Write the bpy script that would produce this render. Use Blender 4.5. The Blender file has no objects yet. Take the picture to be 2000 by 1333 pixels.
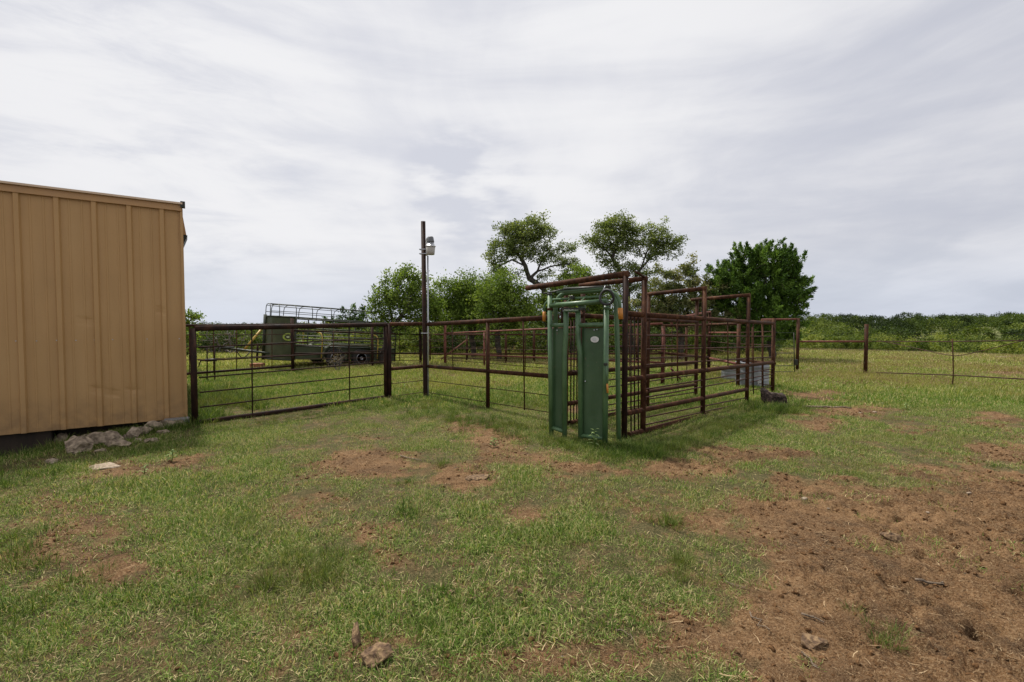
import bpy, math, random
import numpy as np
from mathutils import Vector, Matrix
random.seed(7); RS = np.random.RandomState(11)
C = bpy.context.scene.collection
SC = bpy.context.scene
# ------------------------------------------------------------------ camera, sky, sun, exposure
EH = 1.55; F = 916.7; PITCH = math.atan(32.5/F)
cam = bpy.data.cameras.new('camera'); co = bpy.data.objects.new('camera', cam); C.objects.link(co)
co.location = (0, 0, EH); co.rotation_euler = (math.pi/2-PITCH, 0, 0)
cam.sensor_width = 36; cam.lens = 16.5; cam.clip_start = .05; cam.clip_end = 3000
SC.camera = co
SUN_EL = math.radians(61); SUN_AZ = math.radians(-40)      # azimuth from +Y towards +X
sv = Vector((math.sin(SUN_AZ)*math.cos(SUN_EL), math.cos(SUN_AZ)*math.cos(SUN_EL), math.sin(SUN_EL)))
sl = bpy.data.lights.new('sun', 'SUN'); so = bpy.data.objects.new('sun', sl); C.objects.link(so)
so.rotation_euler = sv.to_track_quat('Z', 'Y').to_euler(); sl.energy = 4.9; sl.angle = math.radians(3.5); sl.color = (1, .95, .87)
SC.view_settings.view_transform = 'Standard'; SC.view_settings.look = 'None'
SC.view_settings.exposure = .10; SC.view_settings.gamma = 1; SC.view_settings.use_curve_mapping = False
SC.cycles.max_bounces = 6; SC.cycles.transparent_max_bounces = 8; SC.cycles.use_denoising = True
SC.cycles.diffuse_bounces = 3; SC.cycles.glossy_bounces = 2

class NT:
    def __init__(s, tree): s.t = tree; tree.nodes.clear()
    def n(s, typ, ins=None, **kw):
        nd = s.t.nodes.new(typ)
        for k, v in kw.items(): setattr(nd, k, v)
        for k, v in (ins or {}).items():
            sk = nd.inputs[k]
            if isinstance(v, bpy.types.NodeSocket): s.t.links.new(v, sk)
            else: sk.default_value = v
        return nd
    def math(s, op, a, b=0.0, c=0.0, clamp=False):
        return s.n('ShaderNodeMath', {0: a, 1: b, 2: c}, operation=op, use_clamp=clamp).outputs[0]
    def vm(s, op, a, b=(0, 0, 0)):
        nd = s.n('ShaderNodeVectorMath', {0: a, 1: b}, operation=op)
        return nd.outputs['Value'] if op in ('DOT_PRODUCT', 'LENGTH') else nd.outputs[0]
    def noise(s, vec, scale, detail=4, rough=.5, dist=0.0, col=False):
        nd = s.n('ShaderNodeTexNoise', {'Vector': vec, 'Scale': scale, 'Detail': detail, 'Roughness': rough, 'Distortion': dist})
        return nd.outputs['Color' if col else 0]
    def ramp(s, fac, stops, interp='LINEAR'):
        nd = s.n('ShaderNodeValToRGB', {0: fac}); cr = nd.color_ramp; cr.interpolation = interp
        while len(cr.elements) < len(stops): cr.elements.new(.5)
        for e, (p, c) in zip(cr.elements, stops):
            e.position = p; e.color = (c[0], c[1], c[2], 1) if hasattr(c, '__len__') else (c, c, c, 1)
        return nd.outputs[0]
    def mix(s, f, a, b, mode='MIX'):
        nd = s.n('ShaderNodeMix', data_type='RGBA', blend_type=mode)
        for k, v in ((0, f), (6, a), (7, b)):
            sk = nd.inputs[k]
            if isinstance(v, bpy.types.NodeSocket): s.t.links.new(v, sk)
            else: sk.default_value = (v[0], v[1], v[2], 1) if (k > 0) else v
        return nd.outputs[2]
    def mapr(s, v, a, b, c=0., d=1., smooth=False):
        return s.n('ShaderNodeMapRange', {0: v, 1: a, 2: b, 3: c, 4: d}, interpolation_type='SMOOTHSTEP' if smooth else 'LINEAR').outputs[0]

def ray0(px, py):
    a, b = (px-1000)/F, -(py-666.5)/F; return (a, math.cos(PITCH)+b*math.sin(PITCH), -math.sin(PITCH)+b*math.cos(PITCH))
w = bpy.data.worlds.new('World'); SC.world = w; w.use_nodes = True
t = NT(w.node_tree)
sky = t.n('ShaderNodeTexSky', sky_type='NISHITA', sun_disc=False, sun_elevation=SUN_EL, sun_rotation=SUN_AZ, air_density=1.0, dust_density=1.5)
d = t.n('ShaderNodeTexCoord').outputs['Generated']
sp = t.n('ShaderNodeSeparateXYZ', {0: d})
zz = t.math('ADD', t.math('MAXIMUM', sp.outputs[2], 0.0), .24)
uv = t.n('ShaderNodeCombineXYZ', {0: t.math('DIVIDE', sp.outputs[0], zz), 1: t.math('DIVIDE', sp.outputs[1], zz), 2: 0.0}).outputs[0]
warp = t.noise(uv, .7, 3, .5, col=True)
uvw = t.vm('ADD', uv, t.vm('MULTIPLY', t.vm('SUBTRACT', warp, (.5, .5, .5)), (.9, .9, 0)))
mp = t.n('ShaderNodeMapping', {0: uvw, 'Rotation': (0, 0, math.radians(24)), 'Scale': (1.5, .55, 1)}).outputs[0]
mp2 = t.n('ShaderNodeMapping', {0: uvw, 'Rotation': (0, 0, math.radians(20)), 'Scale': (.8, .5, 1), 'Location': (4.2, 1.7, 0)}).outputs[0]
mp3 = t.n('ShaderNodeMapping', {0: uv, 'Rotation': (0, 0, math.radians(-55)), 'Scale': (.8, 2.4, 1), 'Location': (7.2, 3.7, 0)}).outputs[0]
n1 = t.noise(mp, 1.3, 9, .6, .35); n2 = t.noise(mp2, .85, 5, .5, .2); n3 = t.noise(mp3, 1.6, 6, .5, .2)
mp4 = t.n('ShaderNodeMapping', {0: t.vm('ADD', d, t.vm('MULTIPLY', warp, (.25, .25, .12))), 'Rotation': (0, math.radians(5), 0), 'Scale': (1.2, 1.2, 7.5)}).outputs[0]
n4 = t.noise(mp4, 1.5, 7, .55, .5)
mp5 = t.n('ShaderNodeMapping', {0: d, 'Rotation': (0, math.radians(-32), 0), 'Scale': (1.6, 1.6, 7)}).outputs[0]
n5 = t.noise(mp5, 2.6, 8, .62, .6)
lft = t.mapr(sp.outputs[0], -.15, -.6, 0, 1, True)
cv = t.math('ADD', t.math('ADD', t.math('MULTIPLY', n1, .20), t.math('MULTIPLY', n2, .34)), t.math('ADD', t.math('MULTIPLY', n3, .14), t.math('MULTIPLY', n4, .32)))
cv = t.math('ADD', cv, t.math('MULTIPLY', t.math('MULTIPLY', t.math('SUBTRACT', n5, .47), .42), lft))
dk = t.mapr(t.vm('DOT_PRODUCT', d, Vector(ray0(910, 378)).normalized()[:]), .986, .9995, 0, 1, True)
cv = t.math('SUBTRACT', cv, t.math('MULTIPLY', t.math('MULTIPLY', dk, .20), t.mapr(t.noise(t.n('ShaderNodeMapping', {0: d, 'Rotation': (0, math.radians(24), 0), 'Scale': (3, 3, 9)}).outputs[0], 2.4, 4, .5), .32, .68, 0, 1, True)))
cl = t.mapr(cv, .37, .58, 0, 1, True)
br = t.vm('DOT_PRODUCT', d, Vector((-.22, .80, .42)).normalized()[:])          # bright veil around the hidden sun
gl = t.mapr(br, .45, 1.0, 0, 1, True)
ccol = t.mix(cl, (.545, .555, .62), (.735, .735, .762))
ccol = t.mix(t.math('MULTIPLY', gl, .62), ccol, t.mix(cl, (.70, .705, .755), (.87, .87, .885)))
hz = t.mapr(sp.outputs[2], 0.0, .17, 1, 0, True)
ccol = t.mix(t.math('MULTIPLY', hz, .55), ccol, (.52, .585, .72))
b1 = t.n('ShaderNodeBackground', {0: sky.outputs[0], 1: .10}); b2 = t.n('ShaderNodeBackground', {0: ccol, 1: 1.0})
ms = t.n('ShaderNodeMixShader', {0: t.mapr(cl, 0, 1, .90, 1.0), 1: b1.outputs[0], 2: b2.outputs[0]})
t.n('ShaderNodeOutputWorld', {0: ms.outputs[0]})

# ------------------------------------------------------------------ helpers
def V3(*a): return np.array(a, float)
def ray(px, py):
    x = (px-1000)/F; y = -(py-666.5)/F; c, s = math.cos(PITCH), math.sin(PITCH)
    return V3(x, c+y*s, -s+y*c)
def G(px, py, z=0.0):
    r = ray(px, py); return V3(0, 0, EH)+r*((z-EH)/r[2])
def AT(px, py, Y):
    r = ray(px, py); return V3(0, 0, EH)+r*(Y/r[1])
def ZAT(py, Y):
    r = ray(1000, py); return EH+r[2]/r[1]*Y
def PL(px, py, A, B):                                     # point of the vertical plane through A and B
    r = ray(px, py); n = V3(-(B[1]-A[1]), B[0]-A[0], 0); return V3(0, 0, EH)+r*(np.dot(n, A-V3(0, 0, EH))/np.dot(n, r))

def vnoise(x, y, seed=0):
    xi = np.floor(x).astype(np.int64); yi = np.floor(y).astype(np.int64); fx = x-xi; fy = y-yi
    fx = fx*fx*(3-2*fx); fy = fy*fy*(3-2*fy)
    def h(a, b):
        n = (a*374761393+b*668265263+seed*974634777) & 0x7fffffff
        n = (n ^ (n >> 13))*1274126177 & 0x7fffffff
        return ((n ^ (n >> 16)) & 0xffff)/65535.0
    return (h(xi, yi)*(1-fx)+h(xi+1, yi)*fx)*(1-fy)+(h(xi, yi+1)*(1-fx)+h(xi+1, yi+1)*fx)*fy
def fbm(x, y, o=4, seed=0, g=.5):
    s = 0; a = 1; n = 0
    for i in range(o): s = s+a*vnoise(x*2**i+i*17.3, y*2**i-i*9.1, seed+i); n += a; a *= g
    return s/n
def sst(a, b, x): u = np.clip((x-a)/(b-a), 0, 1); return u*u*(3-2*u)

OFF = {}
def make_mesh(name, V, Fc, smooth=False, attrs=None, mats=None, midx=None):
    me = bpy.data.meshes.new(name); V = np.asarray(V, np.float32)
    if isinstance(Fc, np.ndarray):
        k = Fc.shape[1]; m = Fc.shape[0]
        me.vertices.add(len(V)); me.vertices.foreach_set('co', V.ravel())
        me.loops.add(m*k); me.loops.foreach_set('vertex_index', Fc.astype(np.int32).ravel())
        me.polygons.add(m); me.polygons.foreach_set('loop_start', np.arange(0, m*k, k, dtype=np.int32))
    else: me.from_pydata(V.tolist(), [], Fc)
    me.update(calc_edges=True)
    n = len(me.polygons)
    me.polygons.foreach_set('use_smooth', np.full(n, smooth) if isinstance(smooth, bool) else np.asarray(smooth))
    for k, (dom, a) in (attrs or {}).items():
        a = np.asarray(a, np.float32); at = me.attributes.new(k, 'FLOAT', dom); at.data.foreach_set('value', a.ravel())
    if mats is None: mats = []
    for m_ in (mats if isinstance(mats, list) else [mats]): me.materials.append(m_)
    if midx is not None: me.polygons.foreach_set('material_index', np.asarray(midx, np.int32))
    return me
def obj(name, V, Fc, mat, parent=None, smooth=False, attrs=None, midx=None, local=False):
    V = np.asarray(V, float)
    if parent is not None and not local: V = V-OFF.get(parent.name, V3(0, 0, 0))
    elif parent is None and not local:
        base = V3((V[:, 0].min()+V[:, 0].max())/2, (V[:, 1].min()+V[:, 1].max())/2, V[:, 2].min()); V = V-base
    me = make_mesh(name, V, Fc, smooth, attrs, mat, midx); o = bpy.data.objects.new(name, me); C.objects.link(o)
    if parent is not None: o.parent = parent; OFF[o.name] = OFF.get(parent.name, V3(0, 0, 0))
    elif not local: o.location = base; OFF[o.name] = base
    return o
def tag(o, label=None, cat=None, group=None, kind=None):
    for k, v in (('label', label), ('category', cat), ('group', group), ('kind', kind)):
        if v: o[k] = v
    return o
def thing(name, label, cat, loc, group=None, rotz=0, rot=None):
    o = bpy.data.objects.new(name, None); C.objects.link(o); o.location = loc; o.rotation_euler = rot or (0, 0, rotz)
    o.empty_display_size = .3; OFF[o.name] = V3(*loc); return tag(o, label, cat, group)

class MB:
    def __init__(s): s.V = []; s.F = []; s.S = []; s.M = []
    def add(s, V, Fc, sm=False, m=0):
        b = len(s.V); s.V += [list(map(float, v)) for v in V]
        s.F += [[i+b for i in f] for f in Fc]; s.S += (list(sm) if hasattr(sm, '__len__') else [sm]*len(Fc)); s.M += [m]*len(Fc); return s
    def tube(s, P, r, n=12, caps=True, m=0, closed=False, r2=None):
        P = [V3(*p) for p in P]; k = len(P); V = []; ref = None
        for i in range(k):
            if closed: t_ = P[(i+1) % k]-P[i-1]
            elif i == 0: t_ = P[1]-P[0]
            elif i == k-1: t_ = P[-1]-P[-2]
            else:
                a = P[i]-P[i-1]; b = P[i+1]-P[i]; t_ = a/np.linalg.norm(a)+b/np.linalg.norm(b)
            t_ = t_/np.linalg.norm(t_)
            if ref is None: ref = V3(0, 0, 1) if abs(t_[2]) < .9 else V3(1, 0, 0)
            u = np.cross(t_, ref); u /= np.linalg.norm(u); v = np.cross(u, t_); ref = v
            rr = r if r2 is None else r+(r2-r)*i/(k-1)
            if isinstance(rr, (list, tuple)): rr = rr[i]
            for j in range(n):
                a = 2*math.pi*j/n; V.append(P[i]+rr*(u*math.cos(a)+v*math.sin(a)))
        Fc = []; S = []
        for i in range(k if closed else k-1):
            i2 = (i+1) % k
            for j in range(n):
                Fc.append([i*n+j, i*n+(j+1) % n, i2*n+(j+1) % n, i2*n+j]); S.append(True)
        if caps and not closed:
            Fc.append(list(range(n))[::-1]); Fc.append([(k-1)*n+j for j in range(n)]); S += [False, False]
        return s.add(V, Fc, S, m)
    def box(s, c, sx, sy, sz, ax=None, m=0, bev=0):
        """box centred at c with half sizes along the three axes ax"""
        ax = ax or (V3(1, 0, 0), V3(0, 1, 0), V3(0, 0, 1)); c = V3(*c)
        if not bev:
            V = [c+ax[0]*sx*i+ax[1]*sy*j+ax[2]*sz*k for i in (-1, 1) for j in (-1, 1) for k in (-1, 1)]
            return s.add(V, [[0, 1, 3, 2], [4, 6, 7, 5], [0, 4, 5, 1], [2, 3, 7, 6], [0, 2, 6, 4], [1, 5, 7, 3]], False, m)
        V = []; idx = {}
        for i in (-1, 1):
            for j in (-1, 1):
                for k in (-1, 1):
                    for a in range(3):
                        q = [sx*i, sy*j, sz*k]
                        for b in range(3):
                            if b != a: q[b] -= bev*(i, j, k)[b]
                        idx[(i, j, k, a)] = len(V); V.append(c+ax[0]*q[0]+ax[1]*q[1]+ax[2]*q[2])
        Fc = []
        for a in range(3):
            for sg in (-1, 1):
                q = []
                for u, v in ((-1, -1), (1, -1), (1, 1), (-1, 1)):
                    ijk = [0, 0, 0]; ijk[a] = sg; ijk[(a+1) % 3] = u; ijk[(a+2) % 3] = v; q.append(idx[(*ijk, a)])
                Fc.append(q if sg > 0 else q[::-1])
        for a in range(3):
            b, c_ = (a+1) % 3, (a+2) % 3
            for u in (-1, 1):
                for v in (-1, 1):
                    e = []
                    for s1 in (-1, 1):
                        ijk = [0, 0, 0]; ijk[a] = s1; ijk[b] = u; ijk[c_] = v; e.append((idx[(*ijk, b)], idx[(*ijk, c_)]))
                    Fc.append([e[0][0], e[0][1], e[1][1], e[1][0]] if u*v < 0 else [e[0][1], e[0][0], e[1][0], e[1][1]])
        for i in (-1, 1):
            for j in (-1, 1):
                for k in (-1, 1):
                    q = [idx[(i, j, k, a)] for a in range(3)]; Fc.append(q if i*j*k > 0 else q[::-1])
        return s.add(V, Fc, False, m)
    def beam(s, A, B, hw, hh, m=0, up=(0, 0, 1), bev=0):
        A = V3(*A); B = V3(*B); t_ = B-A; L = np.linalg.norm(t_); t_ /= L
        u = np.cross(t_, V3(*up)); u /= np.linalg.norm(u); v = np.cross(u, t_)
        return s.box((A+B)/2, L/2, hw, hh, (t_, u, v), m, bev)
    def build(s, name, mat, parent=None, local=False):
        return obj(name, np.array(s.V), s.F, mat, parent, s.S, midx=s.M, local=local)
def bend(P, r=.08, n=5):
    """round the inner corners of a polyline"""
    P = [V3(*p) for p in P]; o = [P[0]]
    for i in range(1, len(P)-1):
        a = P[i-1]-P[i]; b = P[i+1]-P[i]; la, lb = np.linalg.norm(a), np.linalg.norm(b)
        q = min(r, la*.48, lb*.48); p0 = P[i]+a/la*q; p1 = P[i]+b/lb*q
        for k in range(n+1):
            u = k/n; o.append((1-u)**2*p0+2*u*(1-u)*P[i]+u*u*p1)
    o.append(P[-1]); return o
def pipe(name, P, r, mat, parent, n=12):
    return MB().tube(P, r, n).build(name, mat, parent)

# ------------------------------------------------------------------ materials
def mat(name):
    m = bpy.data.materials.new(name); m.use_nodes = True; return m, NT(m.node_tree)
def finish(t, bsdf, disp=None, dist=.01, strength=1.0):
    if disp is not None:
        b = t.n('ShaderNodeBump', {'Height': disp, 'Distance': dist, 'Strength': strength}); t.t.links.new(b.outputs[0], bsdf.inputs['Normal'])
    t.n('ShaderNodeOutputMaterial', {0: bsdf.outputs[0]})
def metal_paint(name, stops, rough=.5, metallic=0.0, sc=14, bump=.0012, stretch=1.0, spec=.5, fleck=None):
    m, t = mat(name); tc = t.n('ShaderNodeTexCoord').outputs['Object']
    if stretch != 1: tc = t.n('ShaderNodeMapping', {0: tc, 'Scale': (1, 1, stretch)}).outputs[0]
    n = t.noise(tc, sc, 8, .62); n2 = t.noise(tc, sc*.22, 3, .5)
    f = t.math('ADD', t.math('MULTIPLY', n, .62), t.math('MULTIPLY', n2, .38))
    c = t.ramp(t.mapr(f, .33, .67), stops)
    if fleck:
        ff = t.noise(tc, fleck[1], 5, .65); c = t.mix(t.mapr(ff, fleck[2], fleck[2]+.04), c, fleck[0])
    r = t.mapr(n, .3, .7, rough-.1, rough+.15)
    b = t.n('ShaderNodeBsdfPrincipled', {'Base Color': c, 'Roughness': r, 'Metallic': metallic, 'Specular IOR Level': spec})
    finish(t, b, n, bump); return m
M = {}
M['rust'] = metal_paint('rusty_pipe', [(0, (.018, .009, .005)), (.4, (.046, .019, .010)), (.7, (.085, .037, .019)), (1, (.16, .078, .042))], .72, 0, 16, .0025, .5, .13, ((.20, .10, .055), 45, .66))
M['rust_dark'] = metal_paint('dark_rusty_pipe', [(0, (.010, .006, .005)), (.5, (.027, .013, .009)), (1, (.075, .034, .020))], .7, 0, 14, .0015, .5, .15, ((.14, .07, .04), 45, .67))
M['rust_red'] = metal_paint('red_rusty_pipe', [(0, (.07, .025, .018)), (.5, (.16, .055, .038)), (1, (.25, .105, .075))], .65, 0, 14, .001, 1, .25)
M['rod'] = metal_paint('rusty_rod', [(0, (.024, .011, .008)), (.5, (.055, .023, .015)), (1, (.11, .05, .032))], .65, 0, 30, .0005, 1, .25)
M['green'] = metal_paint('green_paint', [(0, (.032, .072, .028)), (.45, (.066, .135, .056)), (.8, (.095, .180, .080)), (1, (.14, .21, .105))], .42, 0, 7, .0006, .6, .6, ((.10, .075, .045), 30, .685))
M['green_dark'] = metal_paint('green_sheet', [(0, (.022, .054, .019)), (.5, (.042, .090, .036)), (1, (.068, .122, .054))], .42, 0, 4, .0012, .5, .5, ((.13, .10, .07), 26, .655))
M['black'] = metal_paint('black_rubber', [(0, (.006, .006, .007)), (1, (.025, .025, .026))], .55)
M['black_steel'] = metal_paint('blackened_steel', [(0, (.008, .009, .007)), (.6, (.022, .026, .017)), (1, (.06, .035, .022))], .5, .2)
M['orange'] = metal_paint('orange_grip', [(0, (.42, .16, .02)), (1, (.62, .27, .05))], .5)
M['yellow'] = metal_paint('yellow_paint', [(0, (.42, .27, .05)), (1, (.66, .45, .10))], .5)
M['galv'] = metal_paint('galvanised_steel', [(0, (.30, .31, .33)), (.5, (.45, .46, .49)), (1, (.62, .63, .66))], .38, .55, 12)
M['galv_dull'] = metal_paint('weathered_galvanised_tank', [(0, (.16, .165, .18)), (.5, (.29, .30, .325)), (1, (.46, .47, .49))], .45, .35, 5)
M['alum'] = metal_paint('light_aluminium', [(0, (.55, .56, .58)), (1, (.75, .75, .77))], .35, .5, 10)
M['white'] = metal_paint('white_paint', [(0, (.55, .55, .53)), (1, (.74, .74, .72))], .5)
M['lens'] = metal_paint('prismatic_lens', [(0, (.30, .28, .24)), (1, (.44, .41, .36))], .25, 0, 60)
M['grey_plastic'] = metal_paint('grey_housing', [(0, (.10, .105, .11)), (1, (.17, .175, .18))], .5)
M['olive'] = metal_paint('olive_sheet', [(0, (.028, .040, .016)), (.5, (.052, .066, .027)), (1, (.10, .11, .055))], .55, 0, 3, .001)
M['olive_dark'] = metal_paint('dark_olive_frame', [(0, (.012, .018, .010)), (1, (.035, .045, .02))], .5)
M['emblem'] = metal_paint('yellow_green_emblem', [(0, (.25, .36, .04)), (1, (.45, .55, .12))], .5)
M['lime'] = metal_paint('pale_emblem', [(0, (.5, .6, .35)), (1, (.7, .75, .55))], .5)
M['tyre'] = metal_paint('tyre_rubber', [(0, (.012, .012, .012)), (1, (.04, .038, .034))], .8)
M['brickblock'] = metal_paint('red_wood_block', [(0, (.22, .08, .035)), (1, (.42, .20, .10))], .8, 0, 10)
M['concrete'] = metal_paint('concrete_block', [(0, (.13, .12, .11)), (1, (.26, .245, .23))], .9, 0, 14, .004)
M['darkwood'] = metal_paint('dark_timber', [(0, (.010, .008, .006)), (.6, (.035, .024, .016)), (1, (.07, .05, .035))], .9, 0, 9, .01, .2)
def siding():
    m, t = mat('tan_metal_siding'); tc = t.n('ShaderNodeTexCoord').outputs['Object']
    mpd = t.n('ShaderNodeMapping', {0: tc, 'Scale': (1, 1, .08)}).outputs[0]
    n = t.noise(mpd, 9, 5, .5); n2 = t.noise(tc, 60, 3, .6); n3 = t.noise(tc, 1.1, 3, .5)
    f = t.math('ADD', t.math('MULTIPLY', n, .5), t.math('MULTIPLY', n3, .5))
    c = t.ramp(t.mapr(f, .3, .7), [(0, (.405, .238, .096)), (1, (.48, .288, .122))])
    c = t.mix(t.mapr(n2, .60, .72, 0, .25), c, (.30, .17, .07)); lw_ = t.noise(t.n('ShaderNodeMapping', {0: tc, 'Scale': (1, 1, .25)}).outputs[0], 2.6, 6, .6); c = t.mix(t.mapr(lw_, .52, .70, 0, .15), c, (.29, .18, .08)); c = t.mix(t.mapr(lw_, .46, .30, 0, .15), c, (.50, .34, .17))
    z = t.n('ShaderNodeSeparateXYZ', {0: tc}).outputs[2]
    dirt = t.math('MULTIPLY', t.mapr(z, .05, .60, 1, 0), t.mapr(t.noise(tc, 7, 6, .6), .36, .62, 0, .7))
    c = t.mix(dirt, c, (.20, .12, .06))
    b = t.n('ShaderNodeBsdfPrincipled', {'Base Color': c, 'Roughness': .5, 'Specular IOR Level': .35})
    finish(t, b, t.math('ADD', t.math('MULTIPLY', n2, .15), n3), .003); return m
M['siding'] = siding()
M['trim'] = metal_paint('tan_trim', [(0, (.40, .22, .085)), (1, (.50, .29, .12))], .4, 0, 6)
M['trim_pale'] = metal_paint('pale_rake_trim', [(0, (.55, .40, .26)), (1, (.66, .50, .36))], .4, 0, 6)
def stone(name, stops, sc=6):
    m, t = mat(name); tc = t.n('ShaderNodeTexCoord').outputs['Object']
    n = t.noise(tc, sc, 10, .62, .4); n2 = t.n('ShaderNodeTexVoronoi', {'Vector': tc, 'Scale': sc*2.2}).outputs[0]
    c = t.ramp(t.mapr(t.math('ADD', t.math('MULTIPLY', n, .8), t.math('MULTIPLY', n2, .25)), .25, .72), stops)
    b = t.n('ShaderNodeBsdfPrincipled', {'Base Color': c, 'Roughness': .9})
    finish(t, b, n, .03); return m
M['stone'] = stone('limestone', [(0, (.035, .024, .015)), (.4, (.15, .112, .075)), (1, (.46, .36, .25))], 9)
M['stone_pale'] = stone('pale_limestone', [(0, (.09, .065, .042)), (.5, (.25, .19, .13)), (1, (.46, .37, .28))], 14)
M['dung'] = stone('dried_manure', [(0, (.035, .02, .012)), (.5, (.12, .07, .035)), (1, (.36, .24, .12))], 22)
M['bark'] = stone('bark', [(0, (.012, .010, .008)), (.5, (.045, .036, .028)), (1, (.12, .10, .08))], 12)
M['dead_bark'] = stone('grey_bark', [(0, (.06, .05, .045)), (.5, (.13, .11, .10)), (1, (.24, .21, .19))], 12)
M['stumpwood'] = stone('rotting_wood', [(0, (.006, .004, .003)), (.5, (.026, .016, .011)), (1, (.15, .10, .075))], 16)
M['stick'] = stone('grey_stick', [(0, (.06, .042, .027)), (.5, (.15, .11, .075)), (1, (.30, .23, .16))], 18)

def leafmat(name, stops, trans=.32, world=0.0, tscale=.6, yell=None, spec=.10, rough=.6):
    """stops: ramp over the per-leaf attribute 'tint'; world: how much slow position noise shifts it"""
    m, t = mat(name); a = t.n('ShaderNodeAttribute', attribute_name='tint').outputs['Fac']
    pos = t.n('ShaderNodeNewGeometry').outputs['Position']
    rnd = t.n('ShaderNodeObjectInfo').outputs['Random']
    f = a
    if world: f = t.math('ADD', a, t.math('MULTIPLY', t.math('SUBTRACT', t.noise(pos, tscale, 4, .6), .5), world))
    f = t.math('ADD', f, t.math('MULTIPLY', t.math('SUBTRACT', rnd, .5), .12 if world else 0.0))
    c = t.ramp(f, stops)
    if yell:
        yn = t.noise(pos, yell[1], 3, .55); c = t.mix(t.mapr(yn, yell[2], yell[3], 0, yell[4]), c, yell[0])
    df = t.n('ShaderNodeBsdfPrincipled', {'Base Color': c, 'Roughness': rough, 'Specular IOR Level': spec})
    tr = t.n('ShaderNodeBsdfTranslucent', {0: t.mix(1.0, c, (1.25, 1.3, .55), 'MULTIPLY')})
    mx = t.n('ShaderNodeMixShader', {0: trans, 1: df.outputs[0], 2: tr.outputs[0]})
    t.n('ShaderNodeOutputMaterial', {0: mx.outputs[0]}); return m
M['oak'] = leafmat('oak_leaves', [(0, (.065, .092, .025)), (.5, (.155, .200, .058)), (1, (.31, .35, .13))])
M['oak_light'] = leafmat('fresh_leaves', [(0, (.065, .105, .018)), (.5, (.140, .210, .036)), (1, (.26, .33, .08))])
M['oak_pale'] = leafmat('pale_flowering_leaves', [(0, (.07, .10, .03)), (.5, (.15, .17, .06)), (1, (.36, .33, .17))])
M['cedar'] = leafmat('juniper_sprays', [(0, (.028, .060, .012)), (.5, (.085, .155, .026)), (1, (.21, .33, .06))], .22)
M['brush'] = leafmat('brush_leaves', [(0, (.022, .036, .011)), (.35, (.062, .094, .022)), (.7, (.135, .17, .034)), (1, (.25, .27, .065))])
M['dry'] = leafmat('dry_twigs', [(0, (.10, .075, .05)), (1, (.24, .19, .13))])
M['weed'] = leafmat('weed_leaves', [(0, (.07, .13, .03)), (1, (.30, .38, .16))])
G0 = [(0, (.042, .076, .013)), (.35, (.102, .186, .028)), (.62, (.190, .275, .056)), (.82, (.32, .34, .13)), (1, (.54, .44, .24))]
M['grass'] = leafmat('turf_blades', G0, .30, .55, 1.3, ((.20, .17, .07), .9, .52, .72, .5))
M['tall'] = leafmat('tall_grass', [(0, (.030, .056, .010)), (.5, (.068, .120, .022)), (.8, (.13, .195, .04)), (1, (.29, .30, .12))], .33, .6, 1.2, ((.20, .17, .06), 1.1, .45, .7, .5))
M['pasture'] = leafmat('pasture_blades', [(0, (.080, .125, .018)), (.4, (.160, .220, .036)), (.7, (.26, .305, .066)), (.9, (.41, .40, .14)), (1, (.62, .56, .32))], .34, .5, .5, ((.30, .235, .10), .33, .46, .70, .75))
M['straw'] = leafmat('dry_straw', [(0, (.11, .065, .032)), (.5, (.22, .145, .075)), (1, (.46, .34, .20))], .1)

# ------------------------------------------------------------------ ground
BC = G(362, 828); BDIR = V3(-.820, -.572, 0); BN = V3(.572, -.820, 0)
def hgt(x, y):
    x = np.asarray(x, float); y = np.asarray(y, float)
    z = (fbm(x*.55, y*.55, 3, 5)-.5)*.05*sst(1, 4, y)
    dx = x+7.1; dy = y-5.75
    u = dx*BDIR[0]+dy*BDIR[1]; v = dx*BN[0]+dy*BN[1]
    z = z-.33*np.exp(-np.maximum(0, -u-.1)**2/.9)*np.exp(-(np.maximum(0, np.abs(v)-.35)/.5)**2)
    q = np.sqrt(x*x+y*y)
    z = z-sst(45, 110, q)*2.2*sst(30, -10, x)*0-np.where(x < 45, sst(50, 110, q)*2.0*(1-sst(15, 45, x)), 0)
    z = z-sst(27, 75, q)*1.9+sst(80, 170, q)*(1.2+1.3*sst(-20, 80, x))
    z = z+sst(230, 900, q)*3
    return z
PX = lambda x, y: (1000+x/np.maximum(y, .3)*F, 634+EH*F/np.maximum(y, .3))
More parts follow.
